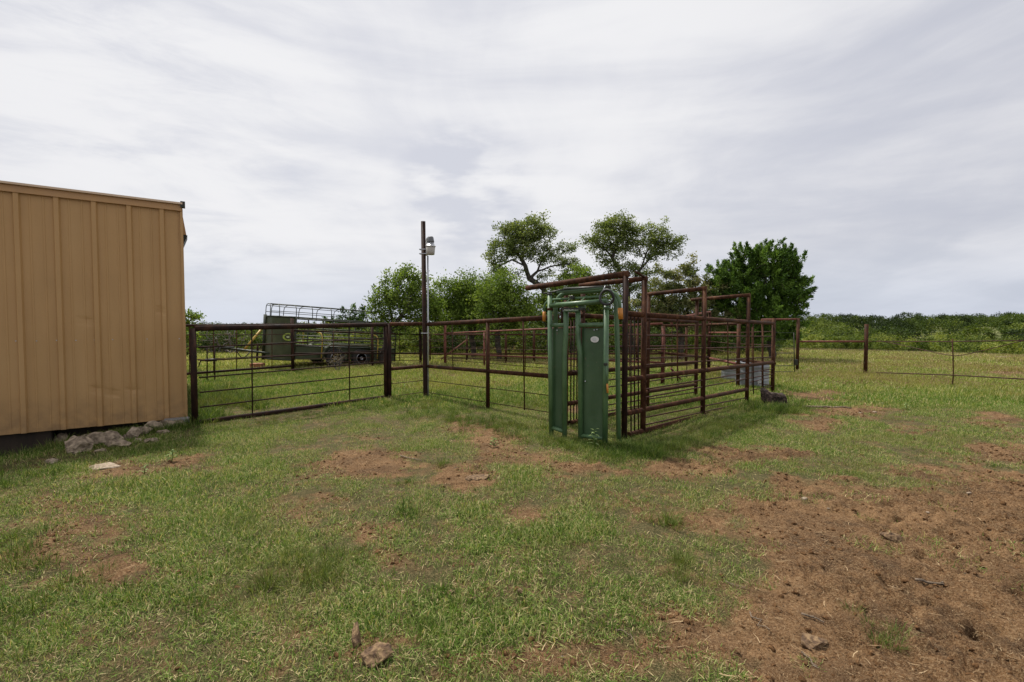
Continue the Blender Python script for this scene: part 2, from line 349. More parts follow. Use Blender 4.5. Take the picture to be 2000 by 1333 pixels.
DIRT = [  # px, py, rx, ry, strength
 (1965, 729, 80, 7, 1.0), (1940, 701, 110, 3, .9), (1640, 684, 90, 2.5, .8), (1000, 752, 60, 7, .55), (880, 732, 30, 5, .8), (1120, 800, 40, 10, .5),
 (735, 908, 125, 40, 1.15), (925, 937, 75, 24, .95), (975, 868, 75, 34, .95), (905, 840, 60, 18, .8), (1330, 925, 120, 24, 1.0), (1430, 893, 70, 22, .85), (1520, 890, 80, 12, .7),
 (1600, 778, 75, 15, 1.1), (1640, 806, 90, 10, .7), (1610, 832, 70, 14, .8), (1000, 905, 90, 30, .6), (1130, 915, 60, 16, .5),
 (235, 928, 130, 26, .85), (330, 915, 70, 20, .6), (110, 985, 130, 24, .75), (40, 1085, 110, 30, .55), (200, 1030, 120, 22, .4), (560, 1250, 150, 40, .45), (430, 1180, 90, 30, .35), (700, 1045, 60, 22, .75),
 (1940, 820, 70, 12, .9), (1985, 890, 120, 30, .7), (1080, 1310, 200, 40, .62), (1220, 1000, 110, 25, .3), (1370, 1270, 90, 70, .6), (850, 1110, 90, 25, .3), (1050, 1010, 60, 18, .3), (700, 1280, 60, 40, .7),
 (300, 1120, 160, 26, .3), (480, 1010, 120, 20, .25), (1790, 850, 70, 14, .35), (1700, 790, 60, 8, .5), (620, 980, 60, 15, .3), (1400, 1020, 60, 30, .6)]
POLY = np.array([(1370, 990), (1440, 945), (1545, 930), (1700, 912), (1850, 922), (2000, 905), (3200, 900), (3600, 2600), (1500, 2600), (1420, 1333), (1410, 1200), (1372, 1130), (1470, 1100), (1400, 1050)], float)
def polysd(px, py, P):
    inside = np.zeros(px.shape, bool); dm = np.full(px.shape, 1e9)
    for i in range(len(P)):
        a = P[i]; b = P[(i+1) % len(P)]
        c = ((a[1] > py) != (b[1] > py)) & (px < (b[0]-a[0])*(py-a[1])/(b[1]-a[1]+1e-9)+a[0]); inside ^= c
        e = b-a; u = np.clip(((px-a[0])*e[0]+(py-a[1])*e[1])/(e@e), 0, 1)
        dm = np.minimum(dm, np.hypot(px-a[0]-u*e[0], py-a[1]-u*e[1]))
    return np.where(inside, dm, -dm)
def dirt(x, y):
    """bare soil 0..1; the patches were measured once and stay fixed on the ground"""
    px, py = PX(x, y); n = fbm(x*2.2, y*2.2, 4, 21)-.5; n2 = fbm(x*9, y*9, 3, 31)-.5
    d0 = np.full(np.shape(x), -.6)
    for cx, cy, rx, ry, s_ in DIRT:
        q = np.hypot((px-cx)/rx, (py-cy)/ry); d0 = np.maximum(d0, (1.15-q)*s_)
    sc_ = np.clip(py-634, 40, 900)*.22
    sd = polysd(px, py, POLY)/sc_; sd = np.where(y < 1.0, np.where(x > 1.0+.25*np.sin(y*2), 1.2, -.6), sd)
    d0 = np.maximum(d0, np.clip(sd, -.6, 1.3))
    v = d0+n*1.7+n2*1.1
    return sst(-.05, .55, v)
# pasture: taller yellow-green grass behind the fences and to the right
FA, FP, FB = G(380, 832), G(832, 775), G(1075, 830)
def pasture(x, y):
    l1 = (x-FA[0])*-(FP[1]-FA[1])+(y-FA[1])*(FP[0]-FA[0]); l1 = l1/np.hypot(*(FP-FA)[:2])
    l2 = (x-FP[0])*-(FB[1]-FP[1])+(y-FP[1])*(FB[0]-FP[0]); l2 = l2/np.hypot(*(FB-FP)[:2])
    p = np.minimum(l1, l2)
    a1, a2 = V3(1.556, 6.34, 0), V3(5.79, 10.4, 0); l3 = ((x-a1[0])*-(a2[1]-a1[1])+(y-a1[1])*(a2[0]-a1[0]))/np.hypot(*(a2-a1)[:2])
    p = np.minimum(p, np.where(x > 1.5, l3, 9))
    r_ = (y-10.4-.35*np.maximum(0, 8-x))
    p = np.maximum(p, np.where(x > 5.6, r_, -9))
    return np.where(x > 5.6, sst(-1.6, 2.2, p+(fbm(x*.6, y*.6, 4, 77)-.5)*2.6), sst(-.25, .5, p+(fbm(x, y, 3, 77)-.5)*.8))
def spaced(segs):
    out = []
    for a, b, s_ in segs: out.append(np.arange(a, b, s_))
    return np.concatenate(out)
def geo(a, b, s0, k):
    o = [a]; s_ = s0
    while o[-1] < b: o.append(o[-1]+s_); s_ *= k
    return np.array(o[1:])
ax = np.concatenate([-geo(9, 900, .3, 1.12)[::-1], spaced([(-9, -5, .09), (-5, .4, .035), (.4, 5.2, .018), (5.2, 6.5, .035), (6.5, 10, .08)]), geo(10, 900, .2, 1.12)])
ay = np.concatenate([-geo(1.0, 60, .5, 1.3)[::-1], spaced([(-1.0, 1.3, .2), (1.3, 4.6, .018), (4.6, 5.5, .028), (5.5, 10, .055), (10, 16, .14)]), geo(16, 1500, .25, 1.10)])
X, Y = np.meshgrid(ax, ay); x = X.ravel(); y = Y.ravel()
Dv = dirt(x, y); Pv = pasture(x, y)
Z = hgt(x, y)
near = 1-sst(9, 13, y)
cl1 = fbm(x*6, y*6, 4, 41); rg = 1-np.abs(fbm(x*14, y*14, 3, 43)*2-1)
churn = sst(.35, .9, Dv)*near*sst(-.5, .5, fbm(x*.9, y*.9, 2, 49)*2-1+.25*(PX(x, y)[0] > 1350))
Z = Z+near*(cl1-.5)*(.012+.07*churn)+churn*(rg-.7)*.06+(churn+.25*Dv*near)*(fbm(x*30, y*30, 3, 87, .7)-.5)*.034+near*(1-Dv)*.004
hp = np.zeros(len(x)); rr = np.random.RandomState(5)        # hoof prints and clods in the churned soil
for k in range(520):
    a, b = rr.uniform(.5, 6.5), rr.uniform(1.4, 6.2)
    if a > b*1.2: continue
    s_ = rr.uniform(.03, .075); am = rr.choice([-1.5, 1.0])*rr.uniform(.012, .034); th = rr.uniform(0, 3.14); e = rr.uniform(1, 1.9)
    i = np.where((abs(x-a) < .3) & (abs(y-b) < .3))[0]; dx = x[i]-a; dy = y[i]-b
    u = dx*math.cos(th)+dy*math.sin(th); v = -dx*math.sin(th)+dy*math.cos(th)
    q = np.sqrt((u/(s_*e))**2+(v/s_)**2)+(fbm(x[i]*30, y[i]*30, 2, 3)-.5)*.5
    hp[i] += am*(1-sst(.5, 1.1, q))
Z = Z+hp*churn
nx, ny = len(ax), len(ay); I = np.arange(nx*ny).reshape(ny, nx)
Fq = np.stack([I[:-1, :-1], I[:-1, 1:], I[1:, 1:], I[1:, :-1]], -1).reshape(-1, 4)
def ground_mat():
    m, t = mat('soil_and_thatch'); pos = t.n('ShaderNodeNewGeometry').outputs['Position']
    dt = t.n('ShaderNodeAttribute', attribute_name='dirt').outputs['Fac']; pa = t.n('ShaderNodeAttribute', attribute_name='pasture').outputs['Fac']
    fa = t.n('ShaderNodeAttribute', attribute_name='far').outputs['Fac']
    n1 = t.noise(pos, 1.1, 5, .6); n2 = t.noise(pos, 9, 8, .65, .3); n3 = t.noise(pos, 75, 5, .7); n4 = t.noise(pos, 240, 3, .6)
    so_ = t.ramp(t.mapr(t.math('ADD', t.math('MULTIPLY', n1, .5), t.math('MULTIPLY', n2, .5)), .36, .64), [(0, (.055, .028, .012)), (.45, (.140, .073, .031)), (1, (.25, .142, .066))])
    so_ = t.mix(t.mapr(n3, .50, .66, 0, .75), so_, (.31, .21, .115))
    so_ = t.mix(t.mapr(n3, .47, .36, 0, .85), so_, (.036, .020, .010))
    wet = t.noise(pos, 2.3, 4, .6); so_ = t.mix(t.mapr(wet, .52, .64, 0, .5), so_, (.048, .027, .014))
    so_ = t.mix(t.mapr(n4, .56, .66, 0, .6), so_, (.40, .29, .17)); so_ = t.mix(t.mapr(n4, .44, .34, 0, .6), so_, (.040, .022, .012))
    vr = t.n('ShaderNodeTexVoronoi', {'Vector': pos, 'Scale': 38.0, 'Randomness': 1.0}); so_ = t.mix(t.mapr(vr.outputs[0], .16, .05, 0, .35), so_, (.045, .026, .017))
    th = t.ramp(t.mapr(t.math('ADD', t.math('MULTIPLY', n4, .45), t.math('ADD', t.math('MULTIPLY', n2, .15), t.math('MULTIPLY', n3, .4))), .40, .60), [(0, (.022, .020, .008)), (.35, (.055, .052, .018)), (.65, (.10, .085, .036)), (1, (.24, .19, .095))]); th = t.mix(t.mapr(t.noise(pos, 5, 5, .65), .48, .62, 0, .6), th, so_)
    tp = t.ramp(t.mapr(t.math('ADD', t.math('MULTIPLY', n1, .4), t.math('MULTIPLY', n3, .6)), .3, .7), [(0, (.060, .080, .014)), (.5, (.12, .14, .03)), (1, (.21, .20, .07))])
    ff = t.ramp(t.mapr(t.noise(pos, .12, 4, .6), .3, .7), [(0, (.075, .095, .03)), (1, (.15, .15, .06))])
    c = t.mix(pa, th, tp); c = t.mix(dt, c, so_); c = t.mix(fa, c, ff)
    h = t.math('ADD', t.math('MULTIPLY', n2, .5), t.math('ADD', t.math('MULTIPLY', n3, .35), t.math('MULTIPLY', n4, .12)))
    b = t.n('ShaderNodeBsdfPrincipled', {'Base Color': c, 'Roughness': .95, 'Specular IOR Level': .15})
    finish(t, b, h, .045); return m
q = np.hypot(x, y)
me = make_mesh('ground', np.stack([x, y, Z], 1), Fq, True, {'dirt': ('POINT', Dv), 'pasture': ('POINT', Pv), 'far': ('POINT', sst(30, 45, q))}, ground_mat())
go = bpy.data.objects.new('ground', me); C.objects.link(go); tag(go, kind='structure')
_gx, _gy, _gz = ax, ay, Z.reshape(ny, nx)
def gz(px_, py_):
    px_ = np.atleast_1d(np.asarray(px_, float)); py_ = np.atleast_1d(np.asarray(py_, float))
    i = np.clip(np.searchsorted(_gx, px_)-1, 0, nx-2); j = np.clip(np.searchsorted(_gy, py_)-1, 0, ny-2)
    u = (px_-_gx[i])/(_gx[i+1]-_gx[i]); v = (py_-_gy[j])/(_gy[j+1]-_gy[j])
    return (_gz[j, i]*(1-u)+_gz[j, i+1]*u)*(1-v)+(_gz[j+1, i]*(1-u)+_gz[j+1, i+1]*u)*v
def GZ(p): return float(gz(p[0], p[1])[0])
def GP(px, py):                                             # ground point on the real terrain
    p = G(px, py)
    for _ in range(6): p = G(px, py, GZ(p))
    return p

# ------------------------------------------------------------------ scatter by geometry nodes (uncountable stuff only)
def scatter(name, pts, rot, sc, idx, sources, label, cat):
    me = bpy.data.meshes.new(name); me.vertices.add(len(pts)); me.vertices.foreach_set('co', np.asarray(pts, np.float32).ravel())
    a = me.attributes.new('rotv', 'FLOAT_VECTOR', 'POINT'); a.data.foreach_set('vector', np.asarray(rot, np.float32).ravel())
    a = me.attributes.new('scl', 'FLOAT', 'POINT'); a.data.foreach_set('value', np.asarray(sc, np.float32))
    a = me.attributes.new('pick', 'INT', 'POINT'); a.data.foreach_set('value', np.asarray(idx, np.int32))
    o = bpy.data.objects.new(name, me); C.objects.link(o); tag(o, label, cat, kind='stuff')
    col = bpy.data.collections.new(name+'_sources')
    for s_ in sources: col.objects.link(s_)
    ng = bpy.data.node_groups.new(name, 'GeometryNodeTree')
    ng.interface.new_socket('Geometry', in_out='INPUT', socket_type='NodeSocketGeometry'); ng.interface.new_socket('Geometry', in_out='OUTPUT', socket_type='NodeSocketGeometry')
    N = ng.nodes; L = ng.links; gi = N.new('NodeGroupInput'); gout = N.new('NodeGroupOutput'); ci = N.new('GeometryNodeCollectionInfo')
    ci.inputs['Collection'].default_value = col; ci.inputs['Separate Children'].default_value = True; ci.inputs['Reset Children'].default_value = True
    ip = N.new('GeometryNodeInstanceOnPoints'); ip.inputs['Pick Instance'].default_value = True
    def na(nm, dt):
        q_ = N.new('GeometryNodeInputNamedAttribute'); q_.data_type = dt; q_.inputs['Name'].default_value = nm; return [s for s in q_.outputs if s.enabled][0]
    L.new(gi.outputs[0], ip.inputs['Points']); L.new(ci.outputs[0], ip.inputs['Instance']); L.new(na('rotv', 'FLOAT_VECTOR'), ip.inputs['Rotation'])
    L.new(na('scl', 'FLOAT'), ip.inputs['Scale']); L.new(na('pick', 'INT'), ip.inputs['Instance Index']); L.new(ip.outputs[0], gout.inputs[0])
    md = o.modifiers.new('scatter', 'NODES'); md.node_group = ng; return o
def blades(name, rng, n, rad, h, wd, lean, curl, material, tint=(0.2, .8), dry=0.0, flat=0.0, clump=False):
    """n curved tapering blades of four rows each in one small mesh"""
    r = rad*np.sqrt(rng.rand(n)); th = rng.rand(n)*6.283; bx = r*np.cos(th); by = r*np.sin(th)
    az = rng.rand(n)*6.283 if not clump else th+rng.randn(n)*.5
    H = rng.uniform(h[0], h[1], n); W = wd*rng.uniform(.6, 1.2, n)
    le = np.abs(rng.randn(n))*lean*(1+flat*rng.rand(n)); cu = curl*rng.rand(n)
    rows = []; ang = le.copy(); px = np.zeros(n); pz = np.zeros(n); K = 4; twist = rng.randn(n)*.5
    lat = np.zeros(n)
    wprof = [.8, 1, .75, .12]
    for k in range(K):
        a2 = az+lat
        cx = bx+px*np.cos(az)+np.cumsum(np.zeros(n))*0; cy = by+px*np.sin(az)
        sx, sy = -np.sin(a2+twist), np.cos(a2+twist); hw = W*wprof[k]/2
        rows.append(np.stack([cx-sx*hw, cy-sy*hw, pz], 1)); rows.append(np.stack([cx+sx*hw, cy+sy*hw, pz], 1))
        px = px+np.sin(ang)*H/3; pz = pz+np.cos(ang)*H/3; pz = np.maximum(pz, .003); ang = np.minimum(ang+cu, 2.0)
    V = np.stack(rows, 1).reshape(-1, 3)
    b = np.arange(n)[:, None]*8; Fc = np.concatenate([b+np.array([[0, 1, 3, 2]]), b+np.array([[2, 3, 5, 4]]), b+np.array([[4, 5, 7, 6]])], 0)
    tn = rng.uniform(tint[0], tint[1], n); tn = np.where(rng.rand(n) < dry, rng.uniform(.9, 1.25, n), tn)
    me = make_mesh(name, V, Fc, True, {'tint': ('FACE', np.tile(tn, 3))}, material)
    return bpy.data.objects.new(name, me)
def pts_in(rng, n, y0, y1, margin=.35, xlim=1.12):
    yy = np.sqrt(rng.rand(n)*(y1**2-y0**2)+y0**2); xx = rng.uniform(-1, 1, n)*(yy*xlim+margin); return xx, yy
def inside_barn(x, y):
    u = (x-BC[0])*BDIR[0]+(y-BC[1])*BDIR[1]; v = (x-BC[0])*BN[0]+(y-BC[1])*BN[1]; return (u > -.0) & (v < .05)
rng = np.random.RandomState(3)
A_ = lambda *a: a
turf = [blades('turf_blades', rng, 100, .15, (.020, .060), .0036, .85, .55, M['grass'], (.02, .9), .17, 1.0) for _ in range(6)]
xx, yy = pts_in(rng, 30000, 1.75, 9.5)
Dn = dirt(xx, yy); pn = pasture(xx, yy); thin = fbm(xx*1.7, yy*1.7, 4, 61)
pr = (1-Dn)**1.6*np.clip(.42+(thin-.42)*3.6, .10, 1.0)*np.clip(.6+(fbm(xx*6, yy*6, 2, 66)-.35)*2.2, .35, 1); pr = np.maximum(pr, .015+.16*(1-Dn))*(1-.6*pn)*np.where(yy > 4.2, .62, 1.0)
k = (rng.rand(len(xx)) < pr) & ~inside_barn(xx, yy); xx, yy = xx[k], yy[k]; n = len(xx)
scatter('turf_grass', np.stack([xx, yy, gz(xx, yy)-.002], 1), np.stack([rng.randn(n)*.06, rng.randn(n)*.06, rng.rand(n)*6.28], 1), rng.uniform(.7, 1.3, n)*(.85+.5*(fbm(xx*.8, yy*.8, 2, 5)-.4)), rng.randint(0, 6, n), turf, 'short patchy green turf grass covering the trampled yard', 'grass')
turf2 = [blades('far_turf_blades', rng, 110, .30, (.03, .08), .0075, .75, .45, M['grass'], (.1, .85), .15, .6) for _ in range(4)]
xx, yy = pts_in(rng, 14000, 8.8, 17)
Dn = dirt(xx, yy); pn = pasture(xx, yy); pr = (1-Dn)**1.4*(1-.75*pn)
k = (rng.rand(len(xx)) < pr) & ~inside_barn(xx, yy); xx, yy = xx[k], yy[k]; n = len(xx)
scatter('yard_grass', np.stack([xx, yy, gz(xx, yy)-.002], 1), np.stack([rng.randn(n)*.05, rng.randn(n)*.05, rng.rand(n)*6.28], 1), rng.uniform(.7, 1.3, n), rng.randint(0, 4, n), turf2, 'short yard grass around the pens', 'grass')
# pasture, near and far
p1 = [blades('pasture_blades', rng, 70, .22, (.05, .15), .006, .40, .40, M['pasture'], (.0, .9), .24) for _ in range(5)]
xx, yy = pts_in(rng, 24000, 6.2, 17)
pn = pasture(xx, yy); Dn = dirt(xx, yy); k = (rng.rand(len(xx)) < pn*(1-Dn)*(1-.55*np.exp(-(((xx-1.556)*-.692+(yy-6.34)*.722)/.35)**2)*(xx > 1.5)*(xx < 5.6))*np.clip(.45+(fbm(xx*.8, yy*.8, 3, 8)-.4)*3, .25, 1)) & ~inside_barn(xx, yy); xx, yy = xx[k], yy[k]; n = len(xx)
scatter('pasture_grass', np.stack([xx, yy, gz(xx, yy)-.004], 1), np.stack([rng.randn(n)*.08, rng.randn(n)*.08, rng.rand(n)*6.28], 1), rng.uniform(.6, 1.15, n), rng.randint(0, 5, n), p1, 'yellow green pasture grass inside the pens', 'grass')
p2 = [blades('field_blades', rng, 80, .55, (.06, .17), .016, .4, .4, M['pasture'], (.0, .9), .24) for _ in range(4)]
xx, yy = pts_in(rng, 22000, 15.5, 48)
n = len(xx); scatter('field_grass', np.stack([xx, yy, gz(xx, yy)-.004], 1), np.stack([rng.randn(n)*.06, rng.randn(n)*.06, rng.rand(n)*6.28], 1), rng.uniform(.6, 1.1, n), rng.randint(0, 4, n), p2, 'yellow green field grass running out to the brush', 'grass')
# taller tufts at the feet of fences, head gate, barn and stump
tl = [blades('tuft_blades', rng, 60, .10, (.06, .19), .0045, .62, .55, M['tall'], (.0, .9), .10, 0, True) for _ in range(6)]
TP = []
def strip(a, b, n_, wdt, s0=.7, s1=1.2):
    a, b = np.asarray(a), np.asarray(b)
    for _ in range(n_):
        u = rng.rand(); p = a+(b-a)*u; TP.append((p[0]+rng.randn()*wdt, p[1]+rng.randn()*wdt, rng.uniform(s0, s1)))
strip(G(1075, 862), G(1225, 895), 120, .17, .35, .8); strip(G(1215, 885), G(1300, 872), 110, .18, .5, .9); strip(G(1240, 892), G(1495, 816), 240, .15, .35, .75)
strip(G(1490, 805), G(1545, 800), 80, .2, .6, 1.1); strip(G(395, 842), G(760, 790), 120, .16, .25, .5); strip(G(760, 790), G(1075, 850), 240, .3, .35, .8)
strip(BC+BN*.50, BC+BN*.58+BDIR*2.6, 230, .12, .5, 1.0); strip(BC+BN*.85+BDIR*1.7, BC+BN*.8+BDIR*3.2, 110, .16, .7, 1.2); strip(G(395, 790), G(395, 830), 70, .15, 1.0, 1.5)
strip(G(385, 770), G(470, 800), 130, .25, 1.0, 1.7); strip(G(840, 770), G(1060, 790), 120, .5, .6, 1.1)
for px, py, n_, wd_, s_ in [(600, 1120, 14, .10, .85), (655, 1100, 12, .09, .85), (520, 1150, 9, .07, .8), (800, 1010, 7, .04, .8), (790, 945, 4, .03, .6), (395, 1160, 8, .06, .8), (480, 1025, 6, .05, .7), (1295, 1020, 9, .06, .85), (1325, 1095, 7, .05, .7),
        (1330, 1130, 5, .05, .7), (865, 912, 6, .03, .75), (60, 1045, 9, .06, .85), (40, 1085, 8, .07, .9), (75, 1110, 5, .05, .7), (80, 1180, 14, .16, .8), (160, 1150, 9, .12, .7), (30, 940, 26, .14, 1.1), (230, 885, 10, .1, .8), (160, 960, 3, .03, .6),
        (720, 1072, 3, .02, .5), (1010, 1190, 5, .06, .6), (1000, 1040, 6, .09, .6), (1130, 1050, 8, .14, .6), (1690, 1230, 5, .07, .5), (1750, 1250, 4, .06, .5), (1210, 1150, 8, .14, .6), (570, 925, 4, .05, .6), (865, 1155, 4, .03, .7), (830, 1260, 6, .08, .6), (900, 1210, 9, .14, .6)]:
    p = G(px, py)
    for _ in range(int(n_*.8)+1): TP.append((p[0]+rng.randn()*wd_*1.3, p[1]+rng.randn()*wd_*1.3, s_*rng.uniform(.4, 1.0)))
xx_, yy_ = pts_in(rng, 2600, 1.9, 9.5); kq = (rng.rand(2600) < .5*sst(.46, .62, fbm(xx_*1.1, yy_*1.1, 3, 123))*(1-dirt(xx_, yy_))); TP += [(a_, b_, c_) for a_, b_, c_ in zip(xx_[kq], yy_[kq], rng.uniform(.25, .55, kq.sum()))]
TP = np.array(TP); kk = ~inside_barn(TP[:, 0], TP[:, 1]); TP = TP[kk]; n = len(TP)
scatter('tufted_grass', np.stack([TP[:, 0], TP[:, 1], gz(TP[:, 0], TP[:, 1])-.005], 1), np.stack([rng.randn(n)*.1, rng.randn(n)*.1, rng.rand(n)*6.28], 1), TP[:, 2], rng.randint(0, 6, n), tl, 'taller dark green grass tufts at the feet of fences and barn', 'grass')
# dry straw litter on the bare soil
def straws(name, rng, n, rad, L, wd):
    r = rad*np.sqrt(rng.rand(n)); th = rng.rand(n)*6.283; c = np.stack([r*np.cos(th), r*np.sin(th), rng.uniform(.003, .010, n)], 1)
    a = rng.rand(n)*6.283; l = rng.uniform(L[0], L[1], n)/2; u = np.stack([np.cos(a), np.sin(a), rng.randn(n)*.14], 1); s_ = np.stack([-np.sin(a), np.cos(a), rng.randn(n)*.3], 1)*(wd*rng.uniform(.6, 1.3, n)/2)[:, None]
    u = u*l[:, None]; bow = s_*rng.uniform(-4, 4, n)[:, None]
    V = np.stack([c-u-s_, c-u+s_, c+bow-s_, c+bow+s_, c+u-s_*.4, c+u+s_*.4], 1).reshape(-1, 3); b = np.arange(n)[:, None]*6
    Fc = np.concatenate([b+np.array([[0, 1, 3, 2]]), b+np.array([[2, 3, 5, 4]])], 0)
    me = make_mesh(name, V, Fc, True, {'tint': ('FACE', np.tile(rng.rand(n), 2))}, M['straw']); return bpy.data.objects.new(name, me)
st = [straws('straw_bits', rng, 44, .18, (.008, .034), .0017) for _ in range(4)]+[straws('long_straw_bits', rng, 3, .15, (.05, .13), .0040)]
xx, yy = pts_in(rng, 9000, 1.75, 9); Dn = dirt(xx, yy); k = (rng.rand(len(xx)) < .16+.36*Dn) & ~inside_barn(xx, yy); xx, yy = xx[k], yy[k]; n = len(xx)
scatter('straw_litter', np.stack([xx, yy, gz(xx, yy)+.002], 1), np.stack([rng.randn(n)*.05, rng.randn(n)*.05, rng.rand(n)*6.28], 1), rng.uniform(.6, 1.2, n), np.minimum(rng.randint(0, 14, n), 4)*0+np.where(rng.rand(n) < .12, 1, rng.randint(0, 4, n)), st, 'dry straw bits littering the bare soil', 'straw')
def rock_geo(rng, r, sq=(1, 1, .6), rough=.28, sub=3, chips=7):
    import bmesh
    bm = bmesh.new(); bmesh.ops.create_icosphere(bm, subdivisions=sub, radius=1.0)
    V = np.array([v.co[:] for v in bm.verts]); Fc = [[v.index for v in f.verts] for f in bm.faces]; bm.free()
    for _ in range(chips):                                   # planar chips
        nrm = rng.randn(3); nrm /= np.linalg.norm(nrm); dd = rng.uniform(.55, .85); s_ = V@nrm; ex = np.maximum(0, s_-dd); V = V-ex[:, None]*nrm*.98
    o_ = rng.rand()*50
    V = V*(1+rough*.8*(fbm(V[:, 0]*2.6+V[:, 2]+o_, V[:, 1]*2.6-V[:, 2]*1.7+o_, 5, 9, .6)-.5))[:, None]
    return V*np.array(sq)*r, Fc
def to_local(name, V, Fc, m): return bpy.data.objects.new(name, make_mesh(name, V, Fc, True, None, m))
cs = [to_local('soil_clod', *rock_geo(rng, .5, (1, 1, .6), .6, 2), M['dung']) for _ in range(3)]
def clodmat():
    m, t = mat('soil_clods'); pos = t.n('ShaderNodeNewGeometry').outputs['Position']; n = t.noise(pos, 60, 6, .65)
    c = t.ramp(t.mapr(n, .3, .7), [(0, (.035, .018, .009)), (.5, (.105, .055, .024)), (1, (.22, .125, .06))])
    b = t.n('ShaderNodeBsdfPrincipled', {'Base Color': c, 'Roughness': .95, 'Specular IOR Level': .1}); finish(t, b, n, .01); return m
cm = clodmat()
for o in cs: o.data.materials[0] = cm
xx, yy = pts_in(rng, 60000, 1.75, 8.5); Dn = dirt(xx, yy); k = (rng.rand(len(xx)) < .95*Dn*(.25+.75*sst(.36, .56, fbm(xx*1.5, yy*1.5, 3, 91)))+.02) & ~inside_barn(xx, yy); xx, yy = xx[k], yy[k]; n = len(xx)
scatter('soil_crumbs', np.stack([xx, yy, gz(xx, yy)], 1), np.stack([rng.randn(n)*.5, rng.randn(n)*.5, rng.rand(n)*6.28], 1), .007+.040*rng.rand(n)**5, rng.randint(0, 3, n), cs, 'crumbs and clods of reddish brown soil', 'soil')
ps = [to_local('pebble', *rock_geo(rng, .5, (1, .8, .5), .4, 2), M['stone_pale']) for _ in range(3)]
xx, yy = pts_in(rng, 420, 1.9, 30); k = (rng.rand(len(xx)) < .15+.8*dirt(xx, yy)) & ~inside_barn(xx, yy); xx, yy = xx[k], yy[k]; n = len(xx)
scatter('pebbles', np.stack([xx, yy, gz(xx, yy)+.003], 1), np.stack([rng.randn(n)*.3, rng.randn(n)*.3, rng.rand(n)*6.28], 1), rng.uniform(.008, .022, n)*(1+yy*.05), rng.randint(0, 3, n), ps, 'small pale pebbles scattered over the yard', 'pebbles')
# seed heads / small pale flowers in the pasture
def heads(rng, n, rad):
    r = rad*np.sqrt(rng.rand(n)); th = rng.rand(n)*6.283; c = np.stack([r*np.cos(th), r*np.sin(th), rng.uniform(.07, .17, n)], 1); s_ = .009
    V = []; 
    for k_ in range(n):
        a = rng.rand()*3.14; u = V3(math.cos(a), math.sin(a), .3)*s_; v = V3(0, .3, 1)*s_*1.4; V += [c[k_]-u-v, c[k_]+u-v, c[k_]+u+v, c[k_]-u+v]
    me = make_mesh('seed_heads', np.array(V), np.arange(n*4).reshape(n, 4), False, {'tint': ('FACE', rng.uniform(.5, 1, n))}, M['straw']); return bpy.data.objects.new('seed_heads', me)
hs = [heads(rng, 26, .5) for _ in range(3)]
xx, yy = pts_in(rng, 3200, 7, 26); k = (pasture(xx, yy) > .5) & ~inside_barn(xx, yy); xx, yy = xx[k], yy[k]; n = len(xx)
scatter('seed_heads_of_grass', np.stack([xx, yy, gz(xx, yy)], 1), np.stack([np.zeros(n), np.zeros(n), rng.rand(n)*6.28], 1), rng.uniform(.7, 1.1, n), rng.randint(0, 3, n), hs, 'pale seed heads above the pasture grass', 'grass')

